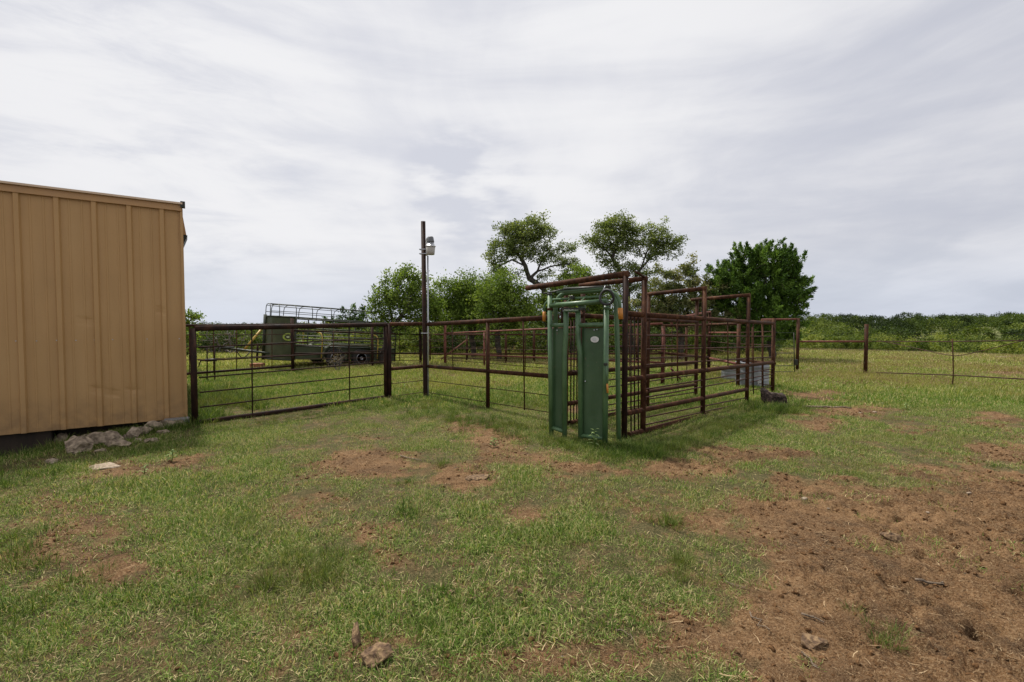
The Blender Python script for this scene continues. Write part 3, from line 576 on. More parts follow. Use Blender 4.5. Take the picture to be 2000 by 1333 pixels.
# ------------------------------------------------------------------ barn
def barn():
    t0 = thing('barn', 'tan ribbed metal barn with shaded wall on stone footing', 'barn', (BC[0], BC[1], 0))
    L = 9.0; D = 6.0; z0 = .09; z1 = 3.315; Nn = BN; U = BDIR; up = V3(0, 0, 1)
    # profile of the ribbed siding along the wall
    def prof(length):
        P = [(0, 0)]; s = .228
        while s < length-.1:
            P += [(s-.040, 0), (s-.024, .032), (s+.024, .032), (s+.040, 0)]
            for m_ in (.13, .26):
                P += [(s+m_-.014, 0), (s+m_-.007, .0055), (s+m_+.007, .0055), (s+m_+.014, 0)]
            s += .386
        P.append((length, 0)); return P
    def wall(name, O, U_, N_, length, zb, zt):
        P = prof(length); zs = np.linspace(zb, zt, 60); V = []
        for s, dpt in P:
            for z in zs:
                wv = .010*(vnoise(np.array([s*2.5]), np.array([z*2.0]), 4)[0]-.5)-sum(.016*math.exp(-((s-a_)/.05)**2-((z-b_)/.05)**2) for a_, b_ in ((1.02, .62), (.86, .55), (.27, 1.75), (1.1, 1.6), (.62, .58)))
                V.append(O+U_*s+N_*(dpt+wv)+up*z)
        m = len(zs); Fc = [[i*m+j, (i+1)*m+j, (i+1)*m+j+1, i*m+j+1] for i in range(len(P)-1) for j in range(m-1)]
        k0 = len(V)                                           # inner face gives the sheet its depth
        V += [O-N_*.03+up*zb, O+U_*length-N_*.03+up*zb, O+U_*length-N_*.03+up*zt, O-N_*.03+up*zt]; Fc.append([k0, k0+3, k0+2, k0+1])
        return obj(name, np.array(V), Fc, M['siding'], t0)
    O = V3(BC[0], BC[1], 0)
    wf = wall('wall', O, U, Nn, L, z0, z1)
    wall('wall', O, -Nn, -U, D, z0, z1)
    wall('wall', O-Nn*D, U, -Nn, L, z0, z1); wall('wall', O+U*L, -Nn, U, D, z0, z1)
    MB().beam(O-U*.02+Nn*.035+up*(z1+.015), O+U*L+Nn*.035+up*(z1+.015), .012, .045).build('eave_trim', M['trim'], t0)
    MB().beam(O-U*.03+Nn*.055+up*(z1+.077), O+U*L+Nn*.055+up*(z1+.077), .035, .014).build('rake_cap', M['trim_pale'], t0)
    rf = MB(); a = O+Nn*.03-U*.03; 
    V = [a+up*(z1+.062), a+U*L+up*(z1+.062), a+U*L-Nn*(D+.1)+up*(z1+.02), a-Nn*(D+.1)+up*(z1+.02)]
    V2 = [v+up*.025 for v in V]; rf.add(V+V2, [[0, 3, 2, 1], [4, 5, 6, 7], [0, 1, 5, 4], [1, 2, 6, 5], [2, 3, 7, 6], [3, 0, 4, 7]]); rf.build('roof', M['trim_pale'], t0)
    MB().box(O-U*.035+Nn*.045+up*(z1+.065), .03, .045, .045, (U, Nn, up)).build('corner_cap', M['black_steel'], t0)
    MB().beam(O-U*.015+Nn*.012+up*z0, O-U*.015+Nn*.012+up*z1, .018, .016, up=Nn).build('corner_trim', M['siding'], t0)
    # small side hood on the far face, seen edge-on
    hb = MB(); q = O-U*.03-Nn*.55
    V = [q+up*3.34, q-U*.045+up*3.02, q+up*3.02, q-Nn*.5+up*3.34, q-Nn*.5-U*.045+up*3.02, q-Nn*.5+up*3.02]
    hb.add(V, [[0, 1, 2], [3, 5, 4], [0, 3, 4, 1], [1, 4, 5, 2], [0, 2, 5, 3]]); hb.build('hood', M['trim'], t0)
    hb = MB(); V = [q-U*.06+up*3.015, q+up*3.015, q+up*2.85, q-Nn*.5-U*.06+up*3.015, q-Nn*.5+up*3.015, q-Nn*.5+up*2.85]
    hb.add(V, [[0, 1, 2], [3, 5, 4], [0, 3, 4, 1], [1, 4, 5, 2], [0, 2, 5, 3]]); hb.build('hood_bracket', M['black_steel'], t0)
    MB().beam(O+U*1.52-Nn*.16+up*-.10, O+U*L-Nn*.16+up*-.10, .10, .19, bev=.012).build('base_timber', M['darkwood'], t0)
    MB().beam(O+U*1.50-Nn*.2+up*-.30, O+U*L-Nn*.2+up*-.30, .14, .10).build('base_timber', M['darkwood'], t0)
    # screws
    sb = MB()
    for zr in (1.33,):
        s = .05
        while s < 4:
            p = O+U*s+Nn*.004+up*(zr+random.uniform(-.004, .004)); sb.box(p, .006, .004, .006, (U, Nn, up)); s += .197
    s_o = sb.build('screws', M['galv'], t0); s_o['kind'] = 'stuff'
    # dark beam standing in for the shade of the crawl space behind the footing stones
    MB().beam(O-Nn*.42+up*-.1, O+U*1.5-Nn*.42+up*-.1, .10, .19).build('crawl_space_shade', M['darkwood'], t0)
barn()
RL = [  # px, py(bottom), size w, h (px), material, label
 (132, 888, 60, 40, 'stone', 'large grey limestone boulder next to the dark timber under the barn'), (190, 872, 66, 34, 'stone', 'broad flat limestone rock between boulders under the barn wall'),
 (212, 880, 46, 22, 'stone', 'layered brown grey rock in front of the broad flat one'), (242, 862, 26, 34, 'stone_pale', 'upright pale pointed stone in the barn footing'), (265, 853, 30, 24, 'stone', 'small round stone right of the upright pale pointed one'),
 (290, 846, 40, 26, 'stone', 'brown stone under the middle of the barn wall bottom'), (100, 872, 22, 34, 'stone', 'narrow stone wedged against the dark timber end'), (124, 893, 26, 12, 'stone_pale', 'low pale stone at the foot of the grey boulder'),
 (316, 840, 38, 24, 'stone', 'rough stone beside the concrete block'), (278, 870, 28, 14, 'stone', 'low stone half hidden in grass before the barn'), (165, 862, 40, 22, 'stone', 'dark brown slab tucked behind the big boulder under the wall'), (228, 864, 16, 14, 'stone', 'small tan stone squeezed left of the pointed one'), (254, 868, 16, 10, 'stone_pale', 'small pale chip below the pointed stone'), (303, 853, 24, 14, 'stone', 'small brown stone in grass near the middle of the wall'), (178, 890, 22, 10, 'stone', 'low stone in front of the broad flat rock'), (334, 836, 30, 18, 'stone', 'brown stone touching the left end of the concrete block'),
 (76, 912, 24, 12, 'stone_pale', 'flat tan stone in the tall grass at the barn left end')]
rg2 = np.random.RandomState(9)
for px, py, wpx, hpx, mt, lb in RL:
    p = GP(px, py); s_ = p[1]/F; V, Fc = rock_geo(rg2, 1, (wpx*s_*.56, wpx*s_*.42, hpx*s_*.50), .7, 4, 16)
    V = V+V3(p[0], p[1]+.14, GZ(p)+hpx*s_*.26); tag(obj('footing_rock', V, Fc, M[mt], smooth=False), lb, 'rock', 'rocks under the barn wall')
p = PL(346, 832, BC+BN*.12, BC+BN*.12+BDIR)
tag(MB().box((p[0], p[1], .045), .16, .10, .07, (BDIR, BN, V3(0, 0, 1)), bev=.008).build('concrete_block', M['concrete']), 'grey concrete block under the barn corner', 'concrete block')

# ------------------------------------------------------------------ fences
R1, R2, RR = .0365, .046, .0115
UP = V3(0, 0, 1)
def B(px, py): p = G(px, py); return V3(p[0], p[1], 0)
def post(par, b, ztop, r=R1, m='rust', name='post', zb=None):
    zb = (GZ(b)-.12) if zb is None else zb
    mb = MB().tube([(b[0], b[1], zb), (b[0], b[1], ztop)], r, 14)
    return mb.build(name, M[m], par)
def rail(par, A_, B_, a, b, r=R1, m='rust', name='rail', off=0.0, n=12):
    P, Q = PL(a[0], a[1], A_, B_), PL(b[0], b[1], A_, B_); o = PLn(A_, B_)*off
    return pipe(name, [P+o, Q+o], r, M[m], par, n)
def PLn(A_, B_):
    dd = B_-A_; v = V3(dd[1], -dd[0], 0); v /= np.linalg.norm(v); return v if v@(-A_) > 0 else -v
# gate on the left
GA, GB = B(381, 833), B(757, 779)
gt = thing('pipe_gate', 'dark rusty pipe gate with thin rods beside the tan barn', 'gate', tuple(GA))
za, zb_ = ZAT(642, GA[1]), ZAT(634, GB[1])
pipe('post', [(GA[0], GA[1], .02), (GA[0], GA[1], za)], .044, M['rust_dark'], gt, 16)
gbx = GB-(GB-GA)/np.linalg.norm(GB-GA)*.045
pipe('post', [(gbx[0], gbx[1], ZAT(777, gbx[1])), (gbx[0], gbx[1], zb_)], .036, M['rust_dark'], gt, 16)
rail(gt, GA, GB, (380, 642), (755, 634.5), .042, 'rust_dark'); rail(gt, GA, GB, (384, 826), (751, 776), .038, 'rust_dark')
for a, b in (((387, 679), (751, 661)), ((390, 705), (751, 685)), ((389, 738), (751, 707.5)), ((390, 767), (751, 731)), ((391, 796), (751, 752))): rail(gt, GA, GB, a, b, RR, 'rust_dark', 'rod', n=8)
for px, y0, y1 in ((491, 640, 814), (681, 637, 787)): rail(gt, GA, GB, (px, y0), (px+1.5, y1), .011, 'rust_dark', 'stay', .012, n=8)
# yard fence: gate post - light pole corner - towards the head gate
FPb = B(832, 775); HGb = V3(.78, 7.30, 0); P953 = PL(953, 787, FPb, HGb); P953 = V3(P953[0], P953[1], 0)
ff = thing('pipe_fence', 'rusty pipe fence from gate post past the light pole to the head gate', 'fence', tuple(GB))
post(ff, GB+V3(.03, .03, 0), ZAT(632, GB[1]), .047, 'rust_dark'); post(ff, P953, ZAT(629, P953[1]), R1)
P1027 = PL(1027, 700, FPb, HGb)
FQ = FPb-V3(.06, 0, 0)
rail(ff, GB, FPb, (761, 633.5), (829, 633), .040); rail(ff, GB, FPb, (764, 721), (829, 715.5), R1)
for a, b in (((764, 750), (829, 743)), ((764, 775), (829, 766))): rail(ff, GB, FPb, a, b, .007, 'rod', 'rod', n=8)
rail(ff, FPb, HGb, (834, 634), (1090, 620), .042); rail(ff, FPb, HGb, (836, 716), (1092, 736.5), R1)
for a, b in (((836, 744), (1092, 775)), ((836, 767), (1092, 809))): rail(ff, FPb, HGb, a, b, .007, 'rod', 'rod', n=8)
rail(ff, FPb, HGb, (885, 633), (886, 718), .008, 'rod', 'stay', .02, n=8); rail(ff, FPb, HGb, (1024, 625), (1026, 801), .011, 'rust', 'stay', .02, n=8)
rail(ff, FPb, HGb, (1023.5, 626), (1025, 730), .015, 'rust', 'stay', .02, n=8)

# light pole
lp = thing('light_pole', 'tall thin dark pipe pole with security light and silver conduit', 'light pole', (FPb[0], FPb[1]-.06, 0))
lb = V3(FPb[0], FPb[1]-.06, 0); lt = AT(826.5, 433, lb[1]); dl = lt-lb
pipe('pole', [lb-UP*.15, lb, lt], .048, M['rust_dark'], lp, 16)
cb = lb+V3(.062, -.02, .0); cm_ = AT(836.5, 500, lb[1]-.02)
pipe('conduit', [cb, cm_+V3(-.01, 0, 0)], .017, M['galv'], lp, 10)
a0 = AT(833.5, 500, lb[1]-.05); a1 = AT(832.7, 470, lb[1]-.05); a2 = AT(835, 464.5, lb[1]-.10); a3 = AT(839, 467, lb[1]-.16)
pipe('arm', bend([a0, a1, a2, a3], .06), .018, M['white'], lp, 10)
for py in (488, 496.5):
    c0 = AT(829, py, lb[1]); MB().box((c0[0], c0[1]-.02, c0[2]), .10, .055, .007).build('clamp', M['galv'], lp)
c0 = AT(829.5, 651, lb[1]); MB().box((c0[0]+.01, c0[1]-.03, c0[2]), .075, .045, .008).build('clamp', M['galv'], lp)
lc = AT(841, 470, lb[1]-.18)
def lathe(mb, c, prof, n=20, m=0):
    V = []; k = len(prof)
    for r, z in prof:
        for j in range(n): a = 6.28318*j/n; V.append(V3(c[0]+r*math.cos(a), c[1]+r*math.sin(a), c[2]+z))
    Fc = [[i*n+j, i*n+(j+1) % n, (i+1)*n+(j+1) % n, (i+1)*n+j] for i in range(k-1) for j in range(n)]
    Fc += [list(range(n))[::-1], [(k-1)*n+j for j in range(n)]]
    mb.add(V, Fc, [True]*((k-1)*n)+[False]*2, m); return mb
hood = lathe(MB(), lc, [(.078, -.035), (.074, -.02), (.060, .06), (.048, .078), (.0, .082)]).build('housing', M['grey_plastic'], lp)
lathe(MB(), lc, [(.062, -.036), (.098, -.115), (.106, -.118), (.106, -.128), (.0, -.128)][::-1]).build('reflector', M['alum'], lp)
lathe(MB(), lc, [(.0, -.30), (.074, -.295), (.080, -.285), (.096, -.130)]).build('lens', M['lens'], lp)

# ---- cattle alley
A0, A1 = V3(1.556, 6.34, 0), V3(5.79, 10.40, 0); AU = (A1-A0)/np.linalg.norm(A1-A0); AN = V3(-AU[1], AU[0], 0); AW = 1.05
C0, C1 = A0+AN*AW, A1+AN*AW
al = thing('cattle_alley', 'rusty pipe cattle alley with tall overhead bars behind the green head gate', 'cattle alley', tuple(A0))
def pa(px, py=700): p = PL(px, py, A0, A1); return V3(p[0], p[1], 0)
def apost(px, ytop, r=R1, m='rust'):
    b = pa(px); post(al, b, ZAT(ytop, b[1]), r, m); return b
q1 = apost(1220.5, 536, .039, 'rust_dark'); q2 = apost(1257, 547, .039); q3 = apost(1374, 566, .039); q4 = apost(1460, 578, .037); q5 = apost(1510, 622, .040)
def both(a, b, r, m='rust', name='rail', off=0.0, left=True, s1=None):
    P, Q = PL(a[0], a[1], A0, A1), PL(b[0], b[1], A0, A1); o = -AN*off
    pipe(name, [P+o, Q+o], r, M[m], al, 12 if r > .02 else 8)
    if left:
        e = q4+AN*AW; s = np.linalg.norm((P-A0)[:2]); Lx = np.linalg.norm((q4-A0)[:2]); Lq = np.linalg.norm((Q-A0)[:2])
        k_ = min(1, Lx/Lq); Q2 = P+(Q-P)*k_ if Lq > Lx else Q
        pipe(name, [P+AN*(AW+off), Q2+AN*(AW+off)], r, M[m], al, 12 if r > .02 else 8)
both((1222, 613), (1509, 632), .038); both((1222, 742), (1509, 708), .038); both((1222, 808), (1459, 760.5), .036); both((1228, 850), (1492, 781), .040)
for a, b in (((1259, 656), (1508, 657.5)), ((1259, 683), (1508, 677.5)), ((1259, 713.5), (1508, 697.5)), ((1259, 761), (1508, 721)), ((1259, 777), (1508, 731)),
             ((1259, 816), (1459, 777)), ((1259, 830.5), (1459, 786))): both(a, b, RR, 'rod', 'rod', .0)
for a, b in (((1465, 747), (1508, 737)), ((1465, 763), (1508, 755))): both(a, b, RR*.8, 'rod', 'rod', 0, False)
for px, y0, y1 in ((1321.5, 622, 745), (1420, 628, 716), (1470, 632, 770), (1489, 634, 787)): rail(al, A0, A1, (px, y0), (px+.5, y1), .011, 'rust', 'stay', .012, n=8)
for px in (1231.5, 1238.5, 1246): rail(al, A0, A1, (px, 616), (px+.6, 858), .010, 'rust_dark', 'upright_rod', .004, n=8)
for px, yt in ((1105, 570), (1138, 562)):                      # left side posts of the two tall frames
    p = PL(px, 700, C0, C1); post(al, V3(p[0], p[1], 0), ZAT(yt-6, p[1]), .037)
for k_ in range(4):
    p = C0+(C1-C0)/np.linalg.norm(C1-C0)*(.10+.075*k_); pipe('upright_rod', [V3(p[0], p[1], .02), V3(p[0], p[1], 1.62)], .010, M['rust_dark'], al, 8)
e3 = q3+AN*AW; e4 = q4+AN*AW
post(al, e3, ZAT(577, e3[1]), .036); post(al, e4, ZAT(586, e4[1]), .038)
def over(px0, py0, base, px1, py1, Yend, r=.041, m='rust'):
    P = AT(px0, py0, base[1]-.0); Q = AT(px1, py1, Yend); dd = (Q-P)/np.linalg.norm(Q-P); pipe('overhead_bar', [P-dd*.05, Q], r, M[m], al, 14)
over(1221, 536, q1, 1029, 563, 7.63, .042); over(1257.5, 545, q2, 1132, 558, 7.24, .036)
over(1374, 564, q3, 1263, 575.5, e3[1]+.03, .036); over(1460, 577, q4, 1350, 586, e4[1]+.03, .036)
P = AT(1241, 531, 6.42); Q = AT(1261, 543, q2[1]); pipe('overhead_bar', [P, Q], .016, M['rust'], al, 10)
# ---- the pens behind, four separate runs of fence
def run(label, posts, rails, rods, stays, group=None, m='rust', name='pen_fence', pm=None):
    bs = [B(px, yb) for px, yb, yt, r in posts]; T = thing(name, label, 'fence', tuple(bs[0]), group)
    for (px, yb, yt, r), b in zip(posts, bs): post(T, b, ZAT(yt, b[1]), r, pm or m)
    A_, B_ = bs[0], bs[-1]
    for a, b, r in rails: rail(T, A_, B_, a, b, r, m)
    for a, b in rods: rail(T, A_, B_, a, b, .011, 'rod', 'rod', n=6)
    for px, y0, y1 in stays: rail(T, A_, B_, (px, y0), (px, y1), .012, 'rust', 'stay', .02, n=6)
    return T, bs
# beside the barn, back to the post at 572
run('dark pipe fence from the barn back corner towards the trailer nose', [(300, 742, 637, .04), (572, 727, 622, .052)], [((300, 637), (571, 634), .036), ((300, 735.5), (571, 715), .036)],
    [((300, 655), (571, 653.5)), ((300, 679.5), (571, 673)), ((357, 704), (571, 693))], [(370, 636, 728), (417, 636, 726), (462, 635, 722), (531, 635, 717)], 'pen fences behind the yard', 'rust_dark')
run('pipe fence in front of the trailer wheels behind the yard gate', [(573.5, 727, 634, .03), (727.5, 720, 638, .045), (821.5, 712, 642, .055)], [((574, 646), (821, 654.5), .030), ((574, 691), (821, 690.5), .030)],
    [((574, 663), (821, 664)), ((574, 675), (821, 676)), ((574, 702), (821, 697.5)), ((574, 709), (821, 704))], [(651, 648, 715), (780, 650, 705)], 'pen fences behind the yard', 'rust_dark')
T, bs = run('long low pen fence between the light pole and the tall alley posts', [(869.5, 714, 635, .052), (946, 720, 650, .034), (1294, 752, 640, .050)], [((869.5, 651.5), (1294, 632.5), .030), ((869.5, 691), (1294, 709), .030)],
    [((836, 663.5), (1292, 662)), ((869.5, 681), (1292, 687)), ((869.5, 697), (1292, 728)), ((869.5, 703), (1292, 738))], [(1027, 645, 726), (1150, 640, 732), (1230, 637, 738)], 'pen fences behind the yard', 'rust_red')
run('farthest pen fence under the trees behind the light pole', [(840, 708, 650, .03), (912, 708, 655, .045), (988, 710, 652, .05), (1043, 711, 646, .055), (1160, 711, 642, .05), (1244, 712, 641, .05), (1340, 712, 640, .05)], [((836, 654), (1340, 654), .034), ((836, 692), (1340, 691), .034)],
    [((836, 667), (1340, 666)), ((836, 679), (1340, 678)), ((836, 700), (1340, 701))], [(1018, 655, 708), (1300, 655, 708), (1110, 655, 708)], 'pen fences behind the yard')
bA, bB = B(873, 713), B(990, 714)
br_ = thing('brace_pipe', 'diagonal brace pipe across the far pen behind the light pole', 'pipe', tuple(bA)); rail(br_, bA, bB, (862, 702), (912, 664), .022, 'rust_red', 'pipe')
MB().box(PL(912, 664, bA, bB), .03, .03, .03).build('clamp', M['rust_red'], br_)
# far right pens
T, bs = run('pen fence leading back from the alley end post past the water tank', [(1510, 766, 640, .02), (1441, 757, 633, .045), (1384, 733, 611, .050)], [((1509, 627.5), (1441, 632), .030), ((1513, 711), (1443, 703.5), .036)],
    [((1509, 648), (1441, 650)), ((1509, 675), (1441, 672)), ((1509, 727), (1441, 722)), ((1509, 754), (1441, 742))], [(1490, 630, 760)], 'pen fences behind the yard')
a, b = bs[1], bs[2]
rail(T, a, b, (1441, 633), (1384, 634), .034); rail(T, a, b, (1439, 711), (1387, 700), .034, 'rust_red'); rail(T, a, b, (1441, 650.5), (1386, 650), .024, 'rust_red')
for y0, y1 in ((673, 667), (690, 682), (725, 712)): rail(T, a, b, (1441, y0), (1386, y1), .010, 'rod', 'rod', n=6)
rail(T, bs[0], a, (1470, 640), (1470, 762), .011, 'rust', 'stay', .02, n=6)
T, bs = run('short pen fence with a raised gate bow between alley and cedar', [(1294, 752, 637, .05), (1384, 733, 612, .05)], [((1294, 636.5), (1384, 635), .034), ((1288, 689), (1384, 699), .036), ((1294, 657.5), (1384, 655), .03)],
    [((1294, 675.5), (1384, 675)), ((1294, 699), (1384, 696)), ((1294, 716), (1384, 712))], [(1311, 638, 744), (1340, 638, 738)], 'pen fences behind the yard')
rail(T, bs[0], bs[1], (1312, 623), (1387, 609.5), .030, 'rust_red'); rail(T, bs[0], bs[1], (1312, 623), (1312, 640), .03, 'rust_red', 'post')
rail(T, bs[0], bs[1], (1310, 720), (1362, 776), .026, 'rust_red', 'brace')
# field fence on the right
f1, f2 = B(1557, 728), B(1690, 733)
hf = thing('field_fence', 'rusty h brace fence posts with a level rail at the field edge', 'fence', tuple(f1))
post(hf, f1, ZAT(622, f1[1]), .046); post(hf, f2, ZAT(633.5, f2[1]), .052)
rail(hf, f1, f2, (1557, 667.5), (1690, 667.5), .030, 'rust_red')
for y0, y1 in ((652, 651), (679, 680), (702, 703)): rail(hf, f1, f2, (1557, y0), (1690, y1), .002, 'rod', 'wire', .05, n=5)
f0 = B(1487, 727); rail(hf, f0, f1, (1487, 624.8), (1556, 623.8), .030, 'rust_red')
gg = thing('wire_gate_panel', 'thin black rod gate hanging from the leaning field post', 'gate', tuple(f1-V3(.1, .05, 0)))
g0, g1 = B(1515, 735), B(1551.5, 732)
for y_ in (690, 715, 726.5): rail(gg, g0, g1, (1508, y_), (1550.5, y_), .011, 'black_steel', 'rod', n=8)
for y_ in (650, 663, 676): rail(gg, g0, g1, (1508, y_), (1550.5, y_+.5), .005, 'black_steel', 'rod', n=8)
rail(gg, g0, g1, (1550.5, 650), (1552, 727), .013, 'black_steel', 'rod', n=8)
pL = PL(1554, 708, g0, g1); MB().box(pL, .05, .04, .09, bev=.01).build('latch_box', M['black_steel'], gg)
# sagging wire gate further right
s1 = B(1715, 735); s1 = V3(10.95, 14.0, 0); s2 = V3(11.0, 9.0, 0)
wg = thing('sagging_wire_gate', 'sagging wire and rod gap gate with a single crooked stay', 'wire gate', (10.84, 11.5, 0))
sb0 = PL(1860, 757, s1, s2); 
pipe('stay', [PL(1860, 663, s1, s2), PL(1861.5, 700, s1, s2), PL(1862, 733, s1, s2), V3(sb0[0], sb0[1], -.03)], .013, M['rust'], wg, 8)
def wire(pts, r=.009, m='rod', name='rod'): pipe(name, [PL(a, b, s1, s2) for a, b in pts], r, M[m], wg, 8)
wire([(1711, 728), (1790, 730.5), (1861, 733), (1940, 737.5), (2010, 741.5)], .014, 'rod')
wire([(1716, 666), (1745, 671), (1790, 681), (1830, 690), (1861, 695.5), (1880, 694), (1930, 683), (1985, 669), (2010, 664)], .009)
wire([(1694, 667), (1760, 667.5), (1861, 667.5), (2010, 665.5)], .012)
lw = thing('field_wires', 'thin fence wires running right from the h brace post', 'wire fence', tuple(f2))
w2 = V3(19.5, 15.5, 0)
post(lw, w2, 1.25, .045)
for a, b in ((652, 647), (660, 658), (681, 683), (700, 703)):
    P = PL(1690, a, f2, w2); Q = PL(2130, b, f2, w2); pts = [P+(Q-P)*u-UP*.06*math.sin(u*3.1416) for u in np.linspace(0, 1, 9)]; pipe('wire', pts, .0022, M['rod'], lw, 5)

# ------------------------------------------------------------------ head gate
HL, HR = V3(.530, 6.42, 0), V3(1.190, 6.00, 0); HD = (HR-HL)/np.linalg.norm(HR-HL); HB = V3(-HD[1], HD[0], 0)   # HB points back
hg = thing('head_gate', 'green steel cattle head gate with orange grips and black hose ring', 'head gate', tuple(HL))
def H(px, py, back=0.0): return PL(px, py, HL+HB*back, HR+HB*back)
def hp_(name, pts, r, m='green', back=0.0, par=None, n=14, rd=.05):
    P = [H(*q) if len(q) == 2 else H(q[0], q[1], q[2]) for q in [(p_[0], p_[1], back) if len(p_) == 2 else p_ for p_ in pts]]
    return pipe(name, bend(P, rd) if len(P) > 2 else P, r, M[m], par or hg, n)
hp_('post', [(1073.5, 576), (1077, 862)], .033); hp_('post', [(1184, 590), (1181.5, 876)], .036)
hp_('collar', [(1074, 602), (1074, 607)], .037, 'rust'); hp_('collar', [(1184.5, 600), (1184.5, 605)], .041, 'green_dark')
hp_('collar', [(1073.5, 573.5), (1073.5, 577.5)], .036, 'black_steel')
hp_('top_bar', [(1074, 597.5), (1186, 588.5)], .033, back=-.012)
hp_('top_bar', [(1080, 586), (1172, 579.5)], .017, back=.10)
# rear bow
hp_('rear_frame', [(1086, 700), (1085, 590), (1098, 574), (1120, 571), (1192, 566.5), (1203, 585), (1206.5, 700), (1208.5, 872)], .032, back=.26, rd=.12)
hp_('rear_leg', [(1086, 640), (1090, 856)], .030, back=.30)
hp_('top_channel', [(1101, 565.5), (1192, 561)], .024, 'black_steel', .26); hp_('top_channel', [(1062, 574), (1102, 566)], .013, 'black_steel', .16)
MB().beam(H(1090, 571, .1), H(1180, 563, .1), .05, .010).build('top_plate', M['green_dark'], hg)
# lever handles
hl = hp_('handle', [(1080, 586), (1070, 588), (1063.5, 596), (1063, 612)], .016, back=.12, rd=.06); hp_('grip', [(1063, 609), (1062.5, 628)], .022, 'orange', .12, hl)
hr = hp_('handle', [(1192, 571), (1202, 574), (1210.5, 588), (1211.5, 606)], .022, back=.10, rd=.09); hp_('grip', [(1211.5, 602), (1212.5, 624)], .031, 'orange', .10, hr)
# hose ring
c0 = H(1185, 581, -.075); V = []
pts = [c0+HD*(.088*math.cos(a))+UP*(.092*math.sin(a))-HB*(.012*math.sin(2*a)) for a in np.linspace(0, 6.2832, 29)[:-1]]
MB().tube(pts, .0165, 10, closed=True).build('hose_ring', M['black'], hg)
pipe('chain', bend([H(1176, 574, -.06), H(1180, 563, -.05), H(1182, 558, -.02)], .02), .005, M['galv'], hg, 6)
# latch
MB().beam(H(1099, 604, -.02), H(1140, 604, -.02), .03, .018, bev=.004).build('latch_plate', M['black_steel'], hg)
MB().beam(H(1103, 607.5, -.03), H(1131, 607.5, -.03), .03, .012, bev=.003).build('latch_plate', M['green_dark'], hg)
for a, b in (((1098.5, 599), (1118, 579)), ((1126.5, 597.5), (1145.5, 578))): MB().beam(H(a[0], a[1], -.04), H(b[0], b[1], .06), .010, .006).build('latch_strap', M['green'], hg)
sp_ = [H(1122+1.0*i, 606+4*math.sin(i*.9), -.01+.012*math.cos(i*1.9)) for i in range(0, 30)]
MB().tube(sp_, .006, 6).build('spring', M['black_steel'], hg)
MB().box(H(1137, 600, .06), .045, .03, .022, (HD, HB, UP), bev=.005).build('latch_block', M['green'], hg)
MB().box(H(1117, 582, .06), .03, .03, .028, (HD, HB, UP), bev=.005).build('latch_block', M['black_steel'], hg)
hp_('latch_post', [(1097, 596), (1098, 640)], .014, 'rust_dark', .05)
# two doors
def door(stile, top, bot, panel, lab):
    dpar = hp_('door', stile, .034, rd=.05)
    hp_('crossbar', top, .030, par=dpar); hp_('crossbar', bot, .027, par=dpar)
    (xa, ya), (xb, yb), crease = panel
    P = [H(xa, ya, .0), H(crease, ya, .035), H(xb, ya, .034)]; mb = MB(); V = []
    z1_ = P[0][2]; z0_ = H(xa, yb, 0)[2]; m_ = 14
    for z in np.linspace(z0_, z1_, m_):
        for p_ in P: V.append(V3(p_[0], p_[1], z)+HB*(.003*math.sin(z*5+p_[0]*9)))
    V += [v+HB*.006 for v in V]; o_ = 3*m_
    Fc = [[i*3+j, i*3+j+1, i*3+j+4, i*3+j+3] for i in range(m_-1) for j in range(2)]
    Fc += [[o_+q_ for q_ in f[::-1]] for f in Fc]
    mb.add(V, Fc, False); mb.build('door_panel', M['green_dark'], dpar)
    return dpar
d1 = door([(1105.5, 607), (1105, 660), (1102.5, 692), (1103, 866)], [(1075, 636), (1104, 636)], [(1077, 835), (1101, 843)], ((1080, 641), (1101, 838), 1085), 0)
d2 = door([(1129, 607), (1129, 660), (1133.5, 692), (1134, 874)], [(1130, 636), (1183, 634.5)], [(1134, 851), (1181, 857)], ((1137, 641), (1180, 850), 1140), 1)
for (px, py, par) in ((1088, 645.5, d1), (1160.5, 645, d2), (1166, 644, d2), (1143, 745, d2)):
    MB().tube([H(px, py, .03), H(px, py, .002)], .008, 8).build('bolt', M['galv'], par)
# oval label, grey and faded
c0 = H(1160.5, 663.5, .0); mb = MB(); V = [c0+HB*.0+HD*(.058*math.cos(a))+UP*(.040*math.sin(a)) for a in np.linspace(0, 6.2832, 25)[:-1]]
off_ = H(1160.5, 663.5, .012)-c0; V = [v+HB*.020 for v in V]; V2 = [v-HB*.003 for v in V]
mb.add(V2+V, [list(range(24)), [24+i for i in range(24)][::-1]]+[[i, 24+i, 24+(i+1) % 24, (i+1) % 24] for i in range(24)]); lab = mb.build('oval_label', M['white'], d2)
for dz_, l_ in ((.018, .022), (.006, .034), (-.006, .034), (-.018, .024)):
    MB().beam(c0+HB*.0165+HD*-l_+UP*dz_, c0+HB*.0165+HD*l_+UP*dz_, .0008, .0022).build('faded_print', M['galv'], lab)
# side lever on right post
lv = hp_('lever', [(1183.5, 712), (1186, 751)], .007, back=-.055, n=8); hp_('grip', [(1186, 750), (1187, 768)], .013, 'orange', -.055, lv, 10)
MB().box(H(1183, 712, -.045), .022, .022, .016, (HD, HB, UP), bev=.004).build('lever_bracket', M['black_steel'], hg)

